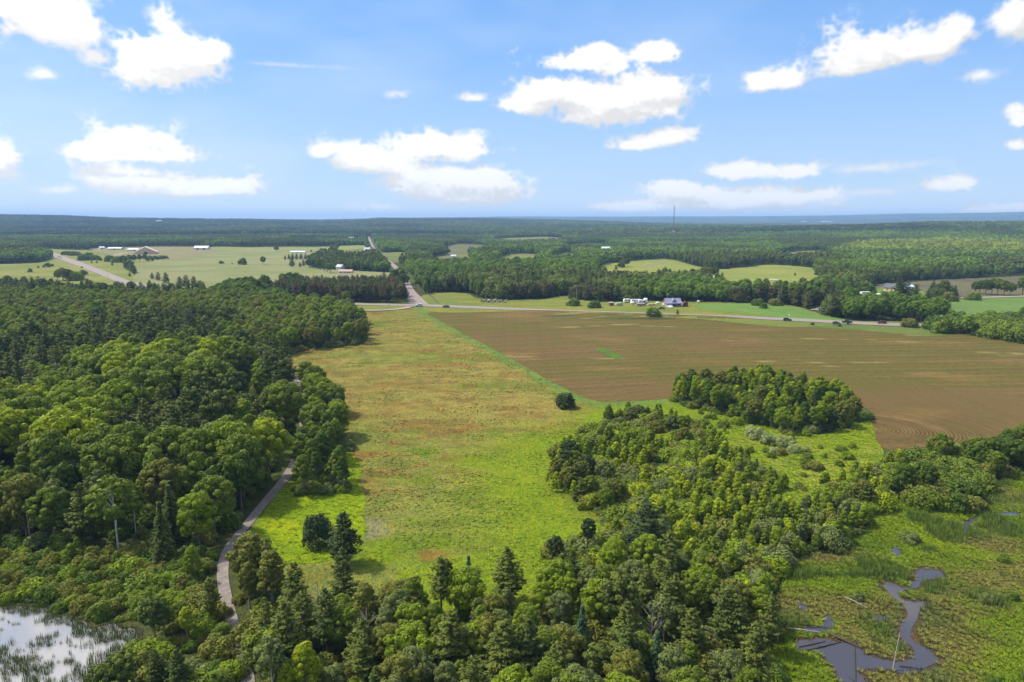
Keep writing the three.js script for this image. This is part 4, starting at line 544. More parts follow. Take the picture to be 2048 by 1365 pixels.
// which stand as things of their own: the 290 of each kind that show largest
const LAND = [['the white-trunked birch', 236, 1098], ['the track bend', 450, 1140], ['the near meadow corner', 566, 716], ['the far tip of the wood', 725, 675], ['the pond head', 60, 1180], ['the leaning meadow-edge tree', 660, 838], ['the upper track opening', 598, 775], ['the far highway', 270, 592], ['the pine plantation', 600, 606], ['the dead stub', 112, 1090], ['the tall pond spruce', 328, 1130], ['the track mouth', 560, 968], ['the small bright lone tree', 386, 1166], ['the pond bay', 273, 1285], ['the bright bottom pair', 600, 1400],
  ['the flowering bushes', 1545, 890], ['the dead thicket pole', 1628, 1092], ['the largest thicket pine', 1290, 1130], ['the thicket tip', 1120, 950], ['the lone meadow pine', 1150, 820], ['the grove foot', 1420, 845], ['the grove tip', 1670, 860], ['the west marsh pools', 1600, 1230], ['the field corner', 1775, 905], ['the far marsh pool', 1930, 1050], ['the single bright sapling', 1148, 1003], ['the small thicket gap', 1315, 940], ['the glade gap', 1595, 975],
  ['the lawn pines', 670, 1120], ['the pointed spruce', 938, 1196], ['the broad layered pine', 1014, 1206], ['the grey bare tree', 735, 1335], ['the stubby pine', 1112, 1138], ['the bottom bare tree', 1300, 1330], ['the pale twiggy tree', 1500, 1215], ['the full bottom pine', 905, 1370], ['the rust patch', 860, 1210], ['the creek pool', 1610, 1310], ['the tall dull pine', 1335, 1205], ['the near bottom edge', 1100, 1480], ['the slate-blue house', 1344, 610], ['the marsh wood corner', 1720, 1060]].map(([n, x, y]) => [n, P(x, y)]);
const ZONE = { left: 'in the west wood', deep: 'in the far west wood', front: 'in the pond-side wood', edge: 'beside the meadow track', shore: 'on the pond shore', corner: 'between pond and track', belt: 'in the bottom belt', thicket: 'in the thicket', willows: 'in the marsh scrub', grove: 'in the field grove', fringe: 'before the thicket', bog: 'out in the marsh', brush: 'in the brush by the lane', glade: 'in the sunny clearing', plantation: 'in the plantation', roadEnd: 'by the highway\'s east end' };
const edges = { track: ROADS.track.line, pond: A.pond, creek: A.creek };
for (const p of plants) {
  p.d = Math.hypot(p.x, p.z, EYE); p.size = p.h / p.d + (p.keep ? 10 : 0);
  const v = new THREE.Vector3(p.x, H(p.x, p.z) + p.h * 0.8, p.z).sub(camera.position), Y = v.y * CP - v.z * SP, Z = -(v.z * CP + v.y * SP); p.seen = Z > 0 && Math.abs(v.x / Z) < 0.755 && Math.abs(Y / Z) < 0.515;
}
const single = new Set(), rest = [];
for (const kind of Object.keys(SHAPES)) plants.filter((p) => p.kind === kind && p.seen).sort((a, b) => b.size - a.size).slice(0, 285).forEach((p) => single.add(p));
for (const p of plants) {
  if (!single.has(p)) { rest.push(p); continue; }
  let where = p.phrase;
  if (p.zone !== 'fields') {
    let near2 = LAND[0], m = 1e9; for (const l of LAND) { const q = Math.hypot(l[1][0] - p.x, l[1][1] - p.z); if (q < m) { m = q; near2 = l; } }
    where = (edgeDist(edges.track, p.x, p.z, false) < 5 ? 'touching the track' : edgeDist(edges.pond, p.x, p.z) < 3.5 ? 'at the pond edge' : edgeDist(limit, p.x, p.z, false) < 4.5 ? 'on the meadow margin' : ZONE[p.zone]) + ' nearest ' + near2[0];
  }
  const avg = { leafy_tree: 10, poplar_tree: 9, birch_tree: 12, pine_tree: 11, spruce_tree: 9, shrub: 3, young_tree: 5 }[p.kind], big = p.h > avg * 1.22 ? 'tall ' : p.h < avg * 0.8 ? 'small ' : '', words = big + TINTS[p.tint][1] + ' ' + KIND_WORDS[p.kind];
  if ((words + ' ' + where).split(' ').length > 16) where = where.replace('nearest the', 'by the');
  if ((words + ' ' + where).split(' ').length > 16) where = where.replace(/^(in|on|by|beside|between|at|touching) .* (nearest|by) the/, 'by the');
  growAt(p.kind, p.shape, p.tint, p.x, p.z, p.h, p.turn, words + ' ' + where, (words + 's ' + where).replace('birchs', 'birches'), p.wide || 1);
}

// ---------------------------------------------------------------- the rest of the woods, scrub and herbage: too many to count
const masses = {};
const dummy = new THREE.Object3D(), tintC = new THREE.Color();
function mass(name, label) { const o = new THREE.Group(); o.name = name; o.userData = { kind: 'stuff', label }; scene.add(o); return o; }
function spread(parent, name, geo, mat, list) {   // list of [x, y, z, turn, sx, sy, r, g, b]
  if (!list.length) return;
  const m = new THREE.InstancedMesh(geo, mat, list.length); m.name = name; m.userData.kind = 'stuff'; m.castShadow = m.receiveShadow = true;
  list.forEach(([x, y, z, t, sx, sy, r, g, b], i) => { dummy.position.set(x, y, z); dummy.rotation.set(0, t, 0); dummy.scale.set(sx, sy, sx); dummy.updateMatrix(); m.setMatrixAt(i, dummy.matrix); m.setColorAt(i, tintC.setRGB(r, g, b)); });
  parent.add(m);
}
const forest = mass('forest', 'the rest of the woods, run together over plain and hills'), leafWhite = leafMat([1, 1, 1], 0.34), bins = new Map();
const drop = (geo, name, row) => { if (!bins.has(geo)) bins.set(geo, { name, list: [] }); bins.get(geo).list.push(row); };
for (const p of rest) {
  const c = TINTS[p.tint][0], v = 0.85 + 0.3 * hash2(p.x * 31, p.z * 17), s = SHAPES[p.kind][p.shape], k = p.h / s.h, row = [p.x, H(p.x, p.z) - 0.05, p.z, p.turn, k, k, c[0] * v, c[1] * v, c[2] * v];
  if (p.kind === 'shrub' || p.kind === 'young_tree') continue;
  drop(s.crown, 'crowns', row); if (p.d < 420) drop(s.trunk, 'trunks', row);
}
{
  const r = rng(5), clear = Object.values(CLEAR), zones = Object.values(WOOD).concat([A.meadow, A.field, A.marsh, A.glade, A.lawn]), sunTintWood = area([[1690, 506], [1760, 489], [1900, 487], [2048, 489], [2200, 492], [2200, 516], [1960, 512], [1800, 511]]), redPines = area([[1500, 620], [1470, 598], [1560, 590], [1680, 600], [1650, 640], [1560, 630]]), brown = area([[1030, 604], [1140, 560], [1200, 590], [1250, 606], [1100, 604]]);
  const skip = (x, z) => clear.some((c) => inside(c, x, z)) || zones.some((c) => inside(c, x, z)) || onRoad(x, z, 3);
  for (let d = 395; d < 2400;) {
    const gap = 5.4 + 2.6 * sstep(500, 2300, d);
    for (let s = -0.74 * d; s < 0.74 * d; s += gap) {
      const a = s / d + (r() - 0.5) * gap / d, q = d + (r() - 0.5) * gap, x = Math.sin(a) * q, z = -Math.cos(a) * q, e = r(), f = r(), g = r(), t = r();
      if (skip(x, z)) continue;
      const n = noise(x / 130 + 3, z / 130) * 0.62 + noise(x / 30, z / 30 + 70) * 0.38 + (e - 0.5) * 0.22, west = sstep(-100, -500, x) * 0.1;
      let kind = n > 0.56 - west ? 'pine_tree' : n > 0.46 ? 'poplar_tree' : 'leafy_tree', c = kind === 'pine_tree' ? TINTS[g < 0.55 ? 'needle' : 'sage'][0] : mix3(TINTS.deep[0], [0.15, 0.23, 0.02], clamp(0.9 * noise(x / 70 + 8, z / 70 + 8) + 0.55 * f - 0.12)), h = 9 + 5.5 * g * g + 2 * noise(x / 50, z / 50);
      if (inside(sunTintWood, x, z)) { if (kind === 'pine_tree' && g < 0.7) kind = 'leafy_tree'; c = mix3(c, [0.34, 0.38, 0.02], 0.15 + 0.7 * f); }  // sunlit patch of far wood: the sunshine is mixed into the leaf colour
      if (inside(redPines, x, z)) { kind = g < 0.75 ? 'pine_tree' : kind; c = kind === 'pine_tree' ? mix3(TINTS.rust[0], TINTS.needle[0], 0.2 + f * 0.8) : c; h *= 1.12; }
      if (inside(brown, x, z) && g < 0.7) { kind = 'pine_tree'; c = mix3(TINTS.rust[0], [0.085, 0.10, 0.03], f); }
      const set = d < 900 ? SHAPES[kind] : FAR[kind], sp = set[Math.floor(t * set.length)], k = h / sp.h, v = 1.0 + 0.4 * e, row = [x, H(x, z) - 0.1, z, t * 40, k, k, c[0] * v, c[1] * v, c[2] * v];
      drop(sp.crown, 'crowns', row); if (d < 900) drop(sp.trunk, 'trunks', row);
    }
    d += gap;
  }
  const CL = [clump(81, ['leafy_tree']), clump(82, ['leafy_tree', 'pine_tree']), clump(83, ['pine_tree', 'leafy_tree', 'poplar_tree'])];
  for (let d = 2380; d < 13500;) {
    const k = 0.95 + 0.9 * sstep(2400, 7000, d) + 0.9 * sstep(8000, 12000, d), gap = 14 * k;
    for (let s = -0.74 * d; s < 0.74 * d; s += gap) {
      const a = s / d + (r() - 0.5) * gap * 0.7 / d, q = d + (r() - 0.5) * gap, x = Math.sin(a) * q, z = -Math.cos(a) * q, e = r(), f = r(), t = r();
      if (skip(x, z) || fbm(x / 260 + 40, z / 500, 2) > 0.80) continue;
      const n = noise(x / 300, z / 300) * 0.6 + noise(x / 80, z / 80) * 0.4, c = mix3([0.042, 0.070, 0.026], [0.15, 0.215, 0.03], clamp(n * 1.9 - 0.55 - 0.35 * sstep(300, -1500, x) + (e - 0.5) * 0.7)), v = 0.6 + 0.7 * f * f;
      drop(CL[n > 0.55 ? 0 : n > 0.42 ? 1 : 2], 'crowns', [x, H(x, z) - 0.5, z, t * 40, k, 0.6 + 0.8 * e + (k - 1) * 0.35, c[0] * v, c[1] * v, c[2] * v]);
    }
    d += gap;
  }
}
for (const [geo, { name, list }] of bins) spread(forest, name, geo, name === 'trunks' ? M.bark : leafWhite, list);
bins.clear();
const thicket = mass('thicket', 'low scrub filling the spaces between the countable shrubs');
for (const p of rest) if (p.kind === 'shrub' || p.kind === 'young_tree') { const c = TINTS[p.tint][0], s = SHAPES[p.kind][p.shape], k = p.h / s.h; drop(s.crown, 'foliage', [p.x, H(p.x, p.z) - 0.05, p.z, p.turn, k, k, ...c]); }
{   // undergrowth beneath the near woods
  const r = rng(6);
  for (const [w, gap, lo, hi] of [['belt', 2.6, 0.9, 2.2], ['thicket', 2.4, 0.8, 1.8], ['corner', 2.4, 0.9, 2], ['edge', 3, 1, 2.4], ['shore', 2.0, 0.6, 1.4], ['grove', 3, 1, 2.4], ['willows', 2.6, 1, 2.2], ['left', 3.6, 1.2, 3.4]]) {
    const p = WOOD[w], [x0, z0, x1, z1] = p.box;
    for (let x = x0; x < x1; x += gap) for (let z = z0; z < z1; z += gap) { const X = x + (r() - 0.5) * gap, Z = z + (r() - 0.5) * gap, e = r(), f = r(), g = r(); if (!inside(p, X, Z) || onRoad(X, Z, 1.5) || !notWet(X, Z) || Z > -38 || GAPS.some((q) => inside(q, X, Z))) continue; const s = SHAPES.shrub[Math.floor(f * 4)], h = lerp(lo, hi, e), k = h / s.h, c = TINTS[['mid', 'olive', 'deep', 'grey'][Math.floor(g * 4)]][0]; drop(s.crown, 'foliage', [X, H(X, Z) - 0.1, Z, f * 60, k * 1.1, k, ...c]); }
  }
}
for (const [geo, { name, list }] of bins) spread(thicket, name, geo, leafWhite, list);
bins.clear();
function tuft(seed, n, h, R, w, bend) {   // upright blades from one root
  const r = rng(seed), p = [], c = [];
  for (let i = 0; i < n; i++) { const a = r() * 6.283, q = R * Math.sqrt(r()), x = Math.cos(a) * q, z = Math.sin(a) * q, hh = h * (0.6 + 0.6 * r()), t = r() * 6.283, wx = Math.cos(t) * w, wz = Math.sin(t) * w, bx = Math.cos(a) * bend * hh, bz = Math.sin(a) * bend * hh, k = 0.75 + 0.5 * r(); const tx = -Math.sin(a) * w, tz = Math.cos(a) * w; p.push(x + tx, 0, z + tz, x - tx, 0, z - tz, x + bx + wx, hh, z + bz + wz); for (let j = 0; j < 3; j++) c.push(k, k, k * 0.9); }
  const g = new THREE.BufferGeometry(); g.setAttribute('position', new THREE.Float32BufferAttribute(p, 3)); g.setAttribute('color', new THREE.Float32BufferAttribute(c, 3)); g.computeVertexNormals(); return g;
}
const TUFT = [tuft(1, 30, 0.55, 0.36, 0.09, 0.85), tuft(2, 34, 0.45, 0.42, 0.10, 1.0), tuft(3, 26, 0.7, 0.32, 0.08, 0.6)], REED = [tuft(4, 14, 1.1, 0.35, 0.035, 0.15), tuft(5, 20, 1.0, 0.5, 0.04, 0.2)], WEED = [bush(91, 0.55, 0.5, { puffs: 5, n: 14, size: 0.16 }), bush(92, 0.4, 0.6, { puffs: 6, n: 12, size: 0.16 })];
const inView = (x, z) => Math.abs(x) < -z * 0.80 + 12 && z < -44;
{
  const sedge = mass('sedge_tufts', 'sedge and marsh grass in tussocks round the creek'), r = rng(21), gap = 0.46, [x0, , x1, z1] = A.marsh.box, z0 = A.marsh.box[1];
  const RIM = grow(A.creek, 0.7), wet = (x, z) => inside(A.creek, x, z) || POOLS.some((q) => inside(q, x, z));
  for (let x = x0; x < x1; x += gap) for (let z = z0; z < z1; z += gap) {
    const X = x + (r() - 0.5) * gap, Z = z + (r() - 0.5) * gap, e = r(), f = r(), g = r();
    if (!inView(X, Z) || !inside(A.marsh, X, Z) || wet(X, Z) || e < 0.75 && inside(RIM, X, Z) || inside(WOOD.willows, X, Z) && e < 0.7) continue;
    const m = fbm(X / 11 + 5, Z / 8, 4), b = fbm(X / 18 + 15, Z / 9 + 2, 4) + 0.13 * sstep(85, 45, X) * sstep(-125, -85, Z), dead = sstep(0.52, 0.68, b + 0.16 * (g - 0.5)), tall = noise(X / 7 + 90, Z / 4.5) > 0.72;
    if (dead > 0.6 && f < 0.4) continue;
    let c = mix3(mix3([0.105, 0.175, 0.012], [0.205, 0.275, 0.008], clamp(m * 1.6 - 0.3 + (f - 0.5) * 0.25)), [0.21, 0.175, 0.06], dead * 0.72);
    if (tall) c = mix3(c, [0.10, 0.15, 0.04], 0.6);
    const s = (0.4 + 0.4 * e) * (0.65 + 0.7 * noise(X / 4, Z / 4));
    if (tall && f < 0.45) drop(REED[g < 0.5 ? 0 : 1], 'sedge', [X, H(X, Z) + 0.05, Z, f * 50, s * 2, s * 2.1, ...c]); else drop(TUFT[Math.floor(g * 3)], 'sedge', [X, H(X, Z) + 0.05, Z, f * 50, s, s * (0.8 + 0.5 * noise(X / 2.3, Z / 2.3)), ...c]);
  }
  for (const [geo, { name, list }] of bins) spread(sedge, name, geo, leafMat([1, 1, 1], 0.25), list);
  bins.clear();
}
{
  const reeds = mass('reeds', 'green reeds standing in the shallow pond'), r = rng(22), [x0, z0, x1, z1] = A.pond.box;
  for (let x = x0; x < x1; x += 0.55) for (let z = z0; z < z1; z += 0.55) {
    const X = x + (r() - 0.5) * 0.5, Z = z + (r() - 0.5) * 0.5, e = r(), f = r(), g = r();
    if (!inView(X, Z) || !inside(A.pond, X, Z)) continue;
    const n = fbm(X / 4.5 + 2, Z / 3.2, 3), lush = sstep(-84, -74, Z) * 0.16 + 0.30 * sstep(3.2, 0.2, edgeDist(A.pond, X, Z));
    if (n + lush < 0.525 + 0.13 * (e - 0.3) && f > 0.06) continue;
    const s = (0.5 + 0.6 * e), c = mix3([0.05, 0.085, 0.022], [0.12, 0.15, 0.025], g); drop(REED[Math.floor(g * 2)], 'reed', [X, H(X, Z) + 0.1, Z, f * 50, s, s, ...c]);
  }
  for (const [geo, { name, list }] of bins) spread(reeds, name, geo, leafMat([1, 1, 1], 0.2), list);
  bins.clear();
}
{
  const weeds = mass('weeds', 'low weeds and grass tufts all over the meadow'), r = rng(23), [x0, z0, x1, z1] = A.meadow.box;
  for (let z = z1; z > z0;) {
    const gap = 0.95 + 1.5 * sstep(-110, -400, z);
    for (let x = x0; x < x1; x += gap) {
      const X = x + (r() - 0.5) * gap, Z = z + (r() - 0.5) * gap, e = r(), f = r(), g = r();
      if (!inView(X, Z) || !inside(A.meadow, X, Z) || inside(A.field, X, Z) || inside(A.lawn, X, Z) || onRoad(X, Z, 2)) continue;
      const n = fbm(X / 9, Z / 6 + 11, 3); if (n < 0.44 + 0.35 * (e - 0.5)) continue;
      const m = meadowColour(X, Z), k = 0.98 + 0.35 * f, c = mix3([m[0] * k, m[1] * k, m[2] * k], g < 0.3 ? [0.15, 0.20, 0.03] : [m[0], m[1], m[2]], 0.4), s = (0.4 + 0.6 * e);
      drop(f < 0.5 ? WEED[Math.floor(g * 2)].crown : TUFT[1], 'weed', [X, H(X, Z) + 0.04, Z, f * 50, s * (f < 0.5 ? 1 : 0.8), s * 0.55, ...c]);
    }
    z -= gap;
  }
  for (const poly of [A.glade, A.lawn]) { const [a, b, c, d] = poly.box; for (let x = a; x < c; x += 1.1) for (let z = b; z < d; z += 1.1) { const X = x + (r() - 0.5), Z = z + (r() - 0.5), e = r(), f = r(); if (!inside(poly, X, Z) || onRoad(X, Z, 2) || e < 0.35) continue; const col = mix3([0.19, 0.26, 0.008], [0.26, 0.32, 0.008], f), s = (poly === A.lawn ? 0.35 : 0.6) + 0.5 * e; drop(TUFT[Math.floor(f * 3)], 'weed', [X, H(X, Z) + 0.08, Z, f * 50, s, s * 0.7, ...col]); } }
  for (const [geo, { name, list }] of bins) spread(weeds, name, geo, leafMat([1, 1, 1], 0.2), list);
  bins.clear();
}

// ---------------------------------------------------------------- buildings
const walls = { tan: flat(0.55, 0.40, 0.25), white: flat(0.56, 0.56, 0.54), brown: flat(0.18, 0.10, 0.065), red: flat(0.11, 0.03, 0.028), slate: flat(0.20, 0.19, 0.22), cream: flat(0.62, 0.55, 0.42), grey: flat(0.38, 0.38, 0.38), log: flat(0.30, 0.17, 0.09) };
const roofs = { slate: flat(0.16, 0.165, 0.25, { roughness: 0.7 }), dark: flat(0.07, 0.075, 0.085, { roughness: 0.8 }), white: flat(0.5, 0.51, 0.53, { roughness: 0.6 }), cream: flat(0.50, 0.43, 0.29, { roughness: 0.6 }), pink: flat(0.34, 0.24, 0.20), red: flat(0.09, 0.03, 0.03), grey: flat(0.42, 0.43, 0.45), blue: flat(0.45, 0.58, 0.72, { roughness: 0.5 }), brown: flat(0.28, 0.22, 0.18) };
function house(name, label, cat, px, py, o) {   // ridge along x; the front looks to +z before it is turned
  const [x, z] = Array.isArray(px) ? px : P(px, py), { w, d, h, rise, wall, roof } = o, t = thing(name, label, cat, x, z, o.turn || 0, o.group), s = new THREE.Shape([[-d / 2, -0.6], [d / 2, -0.6], [d / 2, h], [0, h + rise], [-d / 2, h]].map((p) => new THREE.Vector2(...p)));
  part('wall', new THREE.ExtrudeGeometry(s, { depth: w, bevelEnabled: false }).translate(0, 0, -w / 2).rotateY(-Math.PI / 2), walls[wall], t);
  const over = o.over ?? 0.5, len = Math.hypot(d / 2, rise) * (1 + over / (d / 2)), ang = Math.atan2(rise, d / 2), slab = (k) => new THREE.BoxGeometry(w + over * 2, 0.16, len).translate(0, 0.12, len / 2).rotateX(ang).rotateY(k > 0 ? 0 : Math.PI).translate(0, h + rise, 0);
  const rf = part('roof', [slab(1), slab(-1)], roofs[roof], t);
  if (o.chimney) part('chimney', box(0.7, 1.6, 0.7, w * 0.22, h + rise * 0.6, 0.3), walls.brown, rf);
  if (o.gable) { const g = new THREE.Shape([[-2.2, h - 0.1], [2.2, h - 0.1], [0, h + rise * 1.15]].map((p) => new THREE.Vector2(...p))); part('dormer', new THREE.ExtrudeGeometry(g, { depth: d / 2 + 0.6, bevelEnabled: false }), roofs[roof], t); }
  for (const [wx, wy, ww, wh] of o.windows || []) { const f = part('window', box(ww + 0.2, wh + 0.2, 0.12, wx, wy - 0.1, d / 2 + 0.02), M.white, t); part('pane', box(ww, wh, 0.1, wx, wy, d / 2 + 0.06), M.glass, f); }
  for (const [wx, wy, ww, wh] of o.side || []) { const f = part('window', box(0.12, wh + 0.2, ww + 0.2, w / 2 + 0.02, wy - 0.1, wx), M.white, t); part('pane', box(0.1, wh, ww, w / 2 + 0.06, wy, wx), M.glass, f); }
  for (const [dx, dw, dh, dm] of o.doors || []) part('door', box(dw, dh, 0.14, dx, 0, d / 2 + 0.03), dm || M.black, t);
  if (o.porch) { for (let i = 0; i < 4; i++) part('post', box(0.2, h - 0.3, 0.2, lerp(-w / 2 + 0.2, w / 2 - 0.2, i / 3), 0, d / 2 + 2), M.pole, t); part('porch_roof', new THREE.BoxGeometry(w + 0.8, 0.16, 2.6).rotateX(0.22).translate(0, h + 0.05, d / 2 + 1.1), roofs[roof], t); part('porch_floor', box(w, 0.35, 2.3, 0, 0, d / 2 + 1.16), M.pole, t); }
  return t;
}
house('house', 'slate-blue roofed house with a dark porch by the highway', 'house', 1344, 613, { w: 10.5, d: 8, h: 3.0, rise: 2.6, wall: 'slate', roof: 'slate', turn: 0.12, gable: true, porch: true, windows: [[-3.4, 1, 1.3, 1.3], [3.4, 1, 1.3, 1.3]], doors: [[0, 1.1, 2.1]] });
house('shed', 'little dark red shed beside the slate-blue roofed house', 'shed', 1371, 614, { w: 3.2, d: 3, h: 2.3, rise: 1.6, wall: 'red', roof: 'red', turn: 1.5, side: [[0, 0.3, 1.0, 1.5]], over: 0.2 });
house('house', 'tan gabled house with a dark roof by the country lane', 'house', 1784, 583, { w: 11, d: 7.2, h: 3.4, rise: 3.1, wall: 'tan', roof: 'dark', turn: -1.05, side: [[0, 3.6, 1, 1], [-1.8, 1, 1.1, 1.3], [1.8, 1, 1.1, 1.3]], windows: [[2, 1, 1.2, 1.2], [-2, 1, 1.2, 1.2]] });
house('house', 'low white house half hidden behind the tan one\'s trees', 'house', 1814, 580, { w: 9, d: 7, h: 2.8, rise: 1.8, wall: 'white', roof: 'blue', turn: 0.25, windows: [[-2.5, 1, 1.2, 1.2], [2.5, 1, 1.2, 1.2]], doors: [[0, 1, 2]] });
house('garage', 'brown garage with a pale roof among trees by the lane', 'garage', 1783, 596, { w: 8, d: 6, h: 2.6, rise: 1.4, wall: 'brown', roof: 'brown', turn: 0.1, doors: [[-1.9, 2.6, 2.1, M.white], [1.9, 2.6, 2.1, M.white]] });
house('barn', 'small pale-roofed barn at the edge of the yellow pasture', 'barn', 1411, 554, { w: 7.5, d: 6, h: 2.8, rise: 2, wall: 'brown', roof: 'blue', turn: 0.1, doors: [[0, 1.8, 2.2]] });
house('shed', 'tiny white shed below the pasture barn', 'shed', 1429, 558, { w: 3.6, d: 3.2, h: 2.3, rise: 1.2, wall: 'white', roof: 'white', turn: 0.5, doors: [[0, 1, 1.9]] });
house('barn', 'huge tan farm shed with a cream roof, far off', 'barn', 292, 508, { w: 42, d: 34, h: 4.2, rise: 8.5, wall: 'tan', roof: 'cream', turn: -1.12, side: [[0, 0.2, 6, 4.2]], over: 0.8 });
house('barn', 'long white barn at the end of the dark pines', 'barn', 404, 500, { w: 27, d: 14, h: 4.2, rise: 3.6, wall: 'white', roof: 'white', turn: 0.05, doors: [[-6, 4, 3.4], [6, 4, 3.4]] });
house('shed', 'long low white farm shed left of the huge tan one', 'shed', 231, 500, { w: 26, d: 12, h: 3, rise: 2.2, wall: 'grey', roof: 'white', turn: 0.1, doors: [[0, 4, 2.6]] });
house('shed', 'white-walled shed between the long shed and the tan barn', 'shed', 268, 503, { w: 22, d: 11, h: 3.6, rise: 2, wall: 'white', roof: 'white', turn: -0.12, doors: [[5, 4, 3]] });
house('shed', 'small white shed farthest west in the far farmyard', 'shed', 203, 499, { w: 9, d: 8, h: 3.2, rise: 2.6, wall: 'white', roof: 'white', turn: 0.8, doors: [[0, 2, 2.6]] });
house('greenhouse', 'low white tunnel shed out in the far green field', 'shed', 596, 506, { w: 28, d: 6, h: 1.8, rise: 1.8, wall: 'white', roof: 'white', turn: -0.08, doors: [[0, 3, 1.7]] });
house('house', 'white house with a grey roof at the hayfield end', 'house', 681, 541, { w: 8, d: 7, h: 4.6, rise: 2.6, wall: 'white', roof: 'grey', turn: -0.5, windows: [[-2, 1, 1.1, 1.4], [2, 1, 1.1, 1.4], [-2, 3.2, 1, 1.1], [2, 3.2, 1, 1.1]], chimney: true });
house('house', 'long low house with a pinkish roof at the hayfield end', 'house', 692, 547, { w: 15, d: 8, h: 2.5, rise: 1.9, wall: 'cream', roof: 'pink', turn: -0.05, windows: [[-5, 0.9, 1.6, 1.2], [0, 0.9, 1.6, 1.2], [5, 0.9, 1.6, 1.2]], doors: [[2.6, 1, 2]] });
house('shed', 'long dark open shed low on the hayfield', 'shed', 691, 556, { w: 18, d: 3.5, h: 1.3, rise: 0.6, wall: 'slate', roof: 'brown', turn: -0.1 });
house('house', 'big white house beside the north road', 'house', 735, 504, { w: 14, d: 10, h: 5, rise: 3.4, wall: 'white', roof: 'grey', turn: 0.35, windows: [[-4, 1, 1.3, 1.6], [0, 1, 1.3, 1.6], [4, 1, 1.3, 1.6]] });
house('garage', 'white garage right of the big white house', 'garage', 744, 507, { w: 11, d: 8, h: 4, rise: 2.6, wall: 'white', roof: 'white', turn: -0.3, doors: [[0, 4, 2.8, M.white]] });
house('cottage', 'white cottage alone in a clearing of the middle wood', 'house', 907, 516, { w: 8, d: 7, h: 3, rise: 2.2, wall: 'white', roof: 'grey', windows: [[-2.4, 1, 1.2, 1.2], [2.4, 1, 1.2, 1.2]], doors: [[0, 1, 2]] });
house('shed', 'shed with a light blue roof deep in the wood', 'shed', 1211, 511, { w: 15, d: 10, h: 12, rise: 3, wall: 'grey', roof: 'blue', turn: 0.2 });
house('barn', 'white-roofed barn beyond the far green strip', 'barn', 702, 480, { w: 20, d: 12, h: 5, rise: 4, wall: 'white', roof: 'white', turn: 0.9 });
const far = (px, d) => { const a = bearing(px, 440)[0]; return [Math.sin(a) * d, -Math.cos(a) * d]; };
house('warehouse', 'white building high on the far wooded slope', 'building', far(318, 4300), 0, { w: 26, d: 20, h: 18, rise: 4, wall: 'grey', roof: 'grey' });
house('warehouse', 'long white building far off below the blue ridge', 'building', far(1655, 9300), 0, { w: 130, d: 50, h: 30, rise: 4, wall: 'white', roof: 'grey' });
house('warehouse', 'short white building far off below the blue ridge', 'building', far(1608, 9300), 0, { w: 60, d: 40, h: 26, rise: 4, wall: 'grey', roof: 'grey' });

// ---------------------------------------------------------------- vehicles
const paint = (r, g, b) => new THREE.MeshPhysicalMaterial({ color: rgb(r, g, b), roughness: 0.4, clearcoat: 0.8, clearcoatRoughness: 0.1 });
const profile = (pts, w, b = 0.06) => new THREE.ExtrudeGeometry(new THREE.Shape(pts.map((p) => new THREE.Vector2(...p))), { depth: w - b * 2, bevelEnabled: true, bevelSize: b, bevelThickness: b, bevelSegments: 2 }).translate(0, 0, -w / 2 + b);
function vehicle(name, label, cat, px, py, turn, m, o = {}, group) {
  const [x, z] = P(px, py), t = thing(name, label, cat, x, z, turn, group, H(x, z) + (o.lift || 0)), L = o.len || 4.6, w = o.w || 1.85, pick = o.pickup;
  part('body', profile([[-L / 2, 0.35], [L / 2, 0.35], [L / 2, 0.75], [L / 2 - 0.15, 0.92], [L * 0.22, 1.0], ...(pick ? [[L * 0.20, 1.75], [-L * 0.06, 1.8], [-L * 0.09, 1.05], [-L / 2, 1.05]] : o.suv ? [[L * 0.12, 1.62], [-L * 0.4, 1.65], [-L * 0.47, 1.0], [-L / 2, 0.9]] : [[L * 0.07, 1.42], [-L * 0.24, 1.43], [-L * 0.40, 1.02], [-L / 2, 0.95]])], w), m, t);
  const top = pick ? [[L * 0.205, 1.1], [L * 0.185, 1.68], [-L * 0.05, 1.7], [-L * 0.07, 1.12]] : o.suv ? [[L * 0.21, 1.05], [L * 0.12, 1.54], [-L * 0.39, 1.56], [-L * 0.44, 1.05]] : [[L * 0.2, 1.03], [L * 0.07, 1.36], [-L * 0.23, 1.37], [-L * 0.36, 1.03]];
  part('window', profile(top, w + 0.04, 0.02), M.glass, t);
  for (const a of [-1, 1]) { for (const b of [-1, 1]) part('wheel', new THREE.CylinderGeometry(0.34, 0.34, 0.24, 12).rotateX(Math.PI / 2).translate(a * L * 0.31, 0.34, b * (w / 2 - 0.08)), M.rubber, t); part('headlight', box(0.06, 0.14, 0.34, L / 2 + 0.01, 0.66, a * w * 0.33), M.white, t); }
  return t;
}
const highwayAngle = (px, py) => { const [x, z] = P(px, py), l = ROADS.highway.line; let k = 0, m = 1e9; for (let i = 0; i < l.length - 1; i++) { const e = Math.hypot(l[i][0] - x, l[i][1] - z); if (e < m) { m = e; k = i; } } return Math.atan2(-(l[k + 1][1] - l[k][1]), l[k + 1][0] - l[k][0]); };
const dark = paint(0.03, 0.03, 0.035), silver = paint(0.55, 0.57, 0.6), darkRed = paint(0.10, 0.02, 0.02), navy = paint(0.03, 0.04, 0.08), whitePaint = paint(0.78, 0.78, 0.78);
const onHighway = (name, label, cat, px, py, m, o, back) => vehicle(name, label, cat, px, py, highwayAngle(px, py) + (back ? Math.PI : 0), m, { lift: 0.45, ...o });
onHighway('car', 'silver and dark car crossing the road junction', 'car', 839, 614, silver, { suv: true, len: 4.8 }, true);
onHighway('car', 'dark car just past the road junction', 'car', 892, 616, dark, {}, true);
onHighway('car', 'dark car where the highway comes out from behind the field', 'car', 1575, 643, dark, { suv: true });
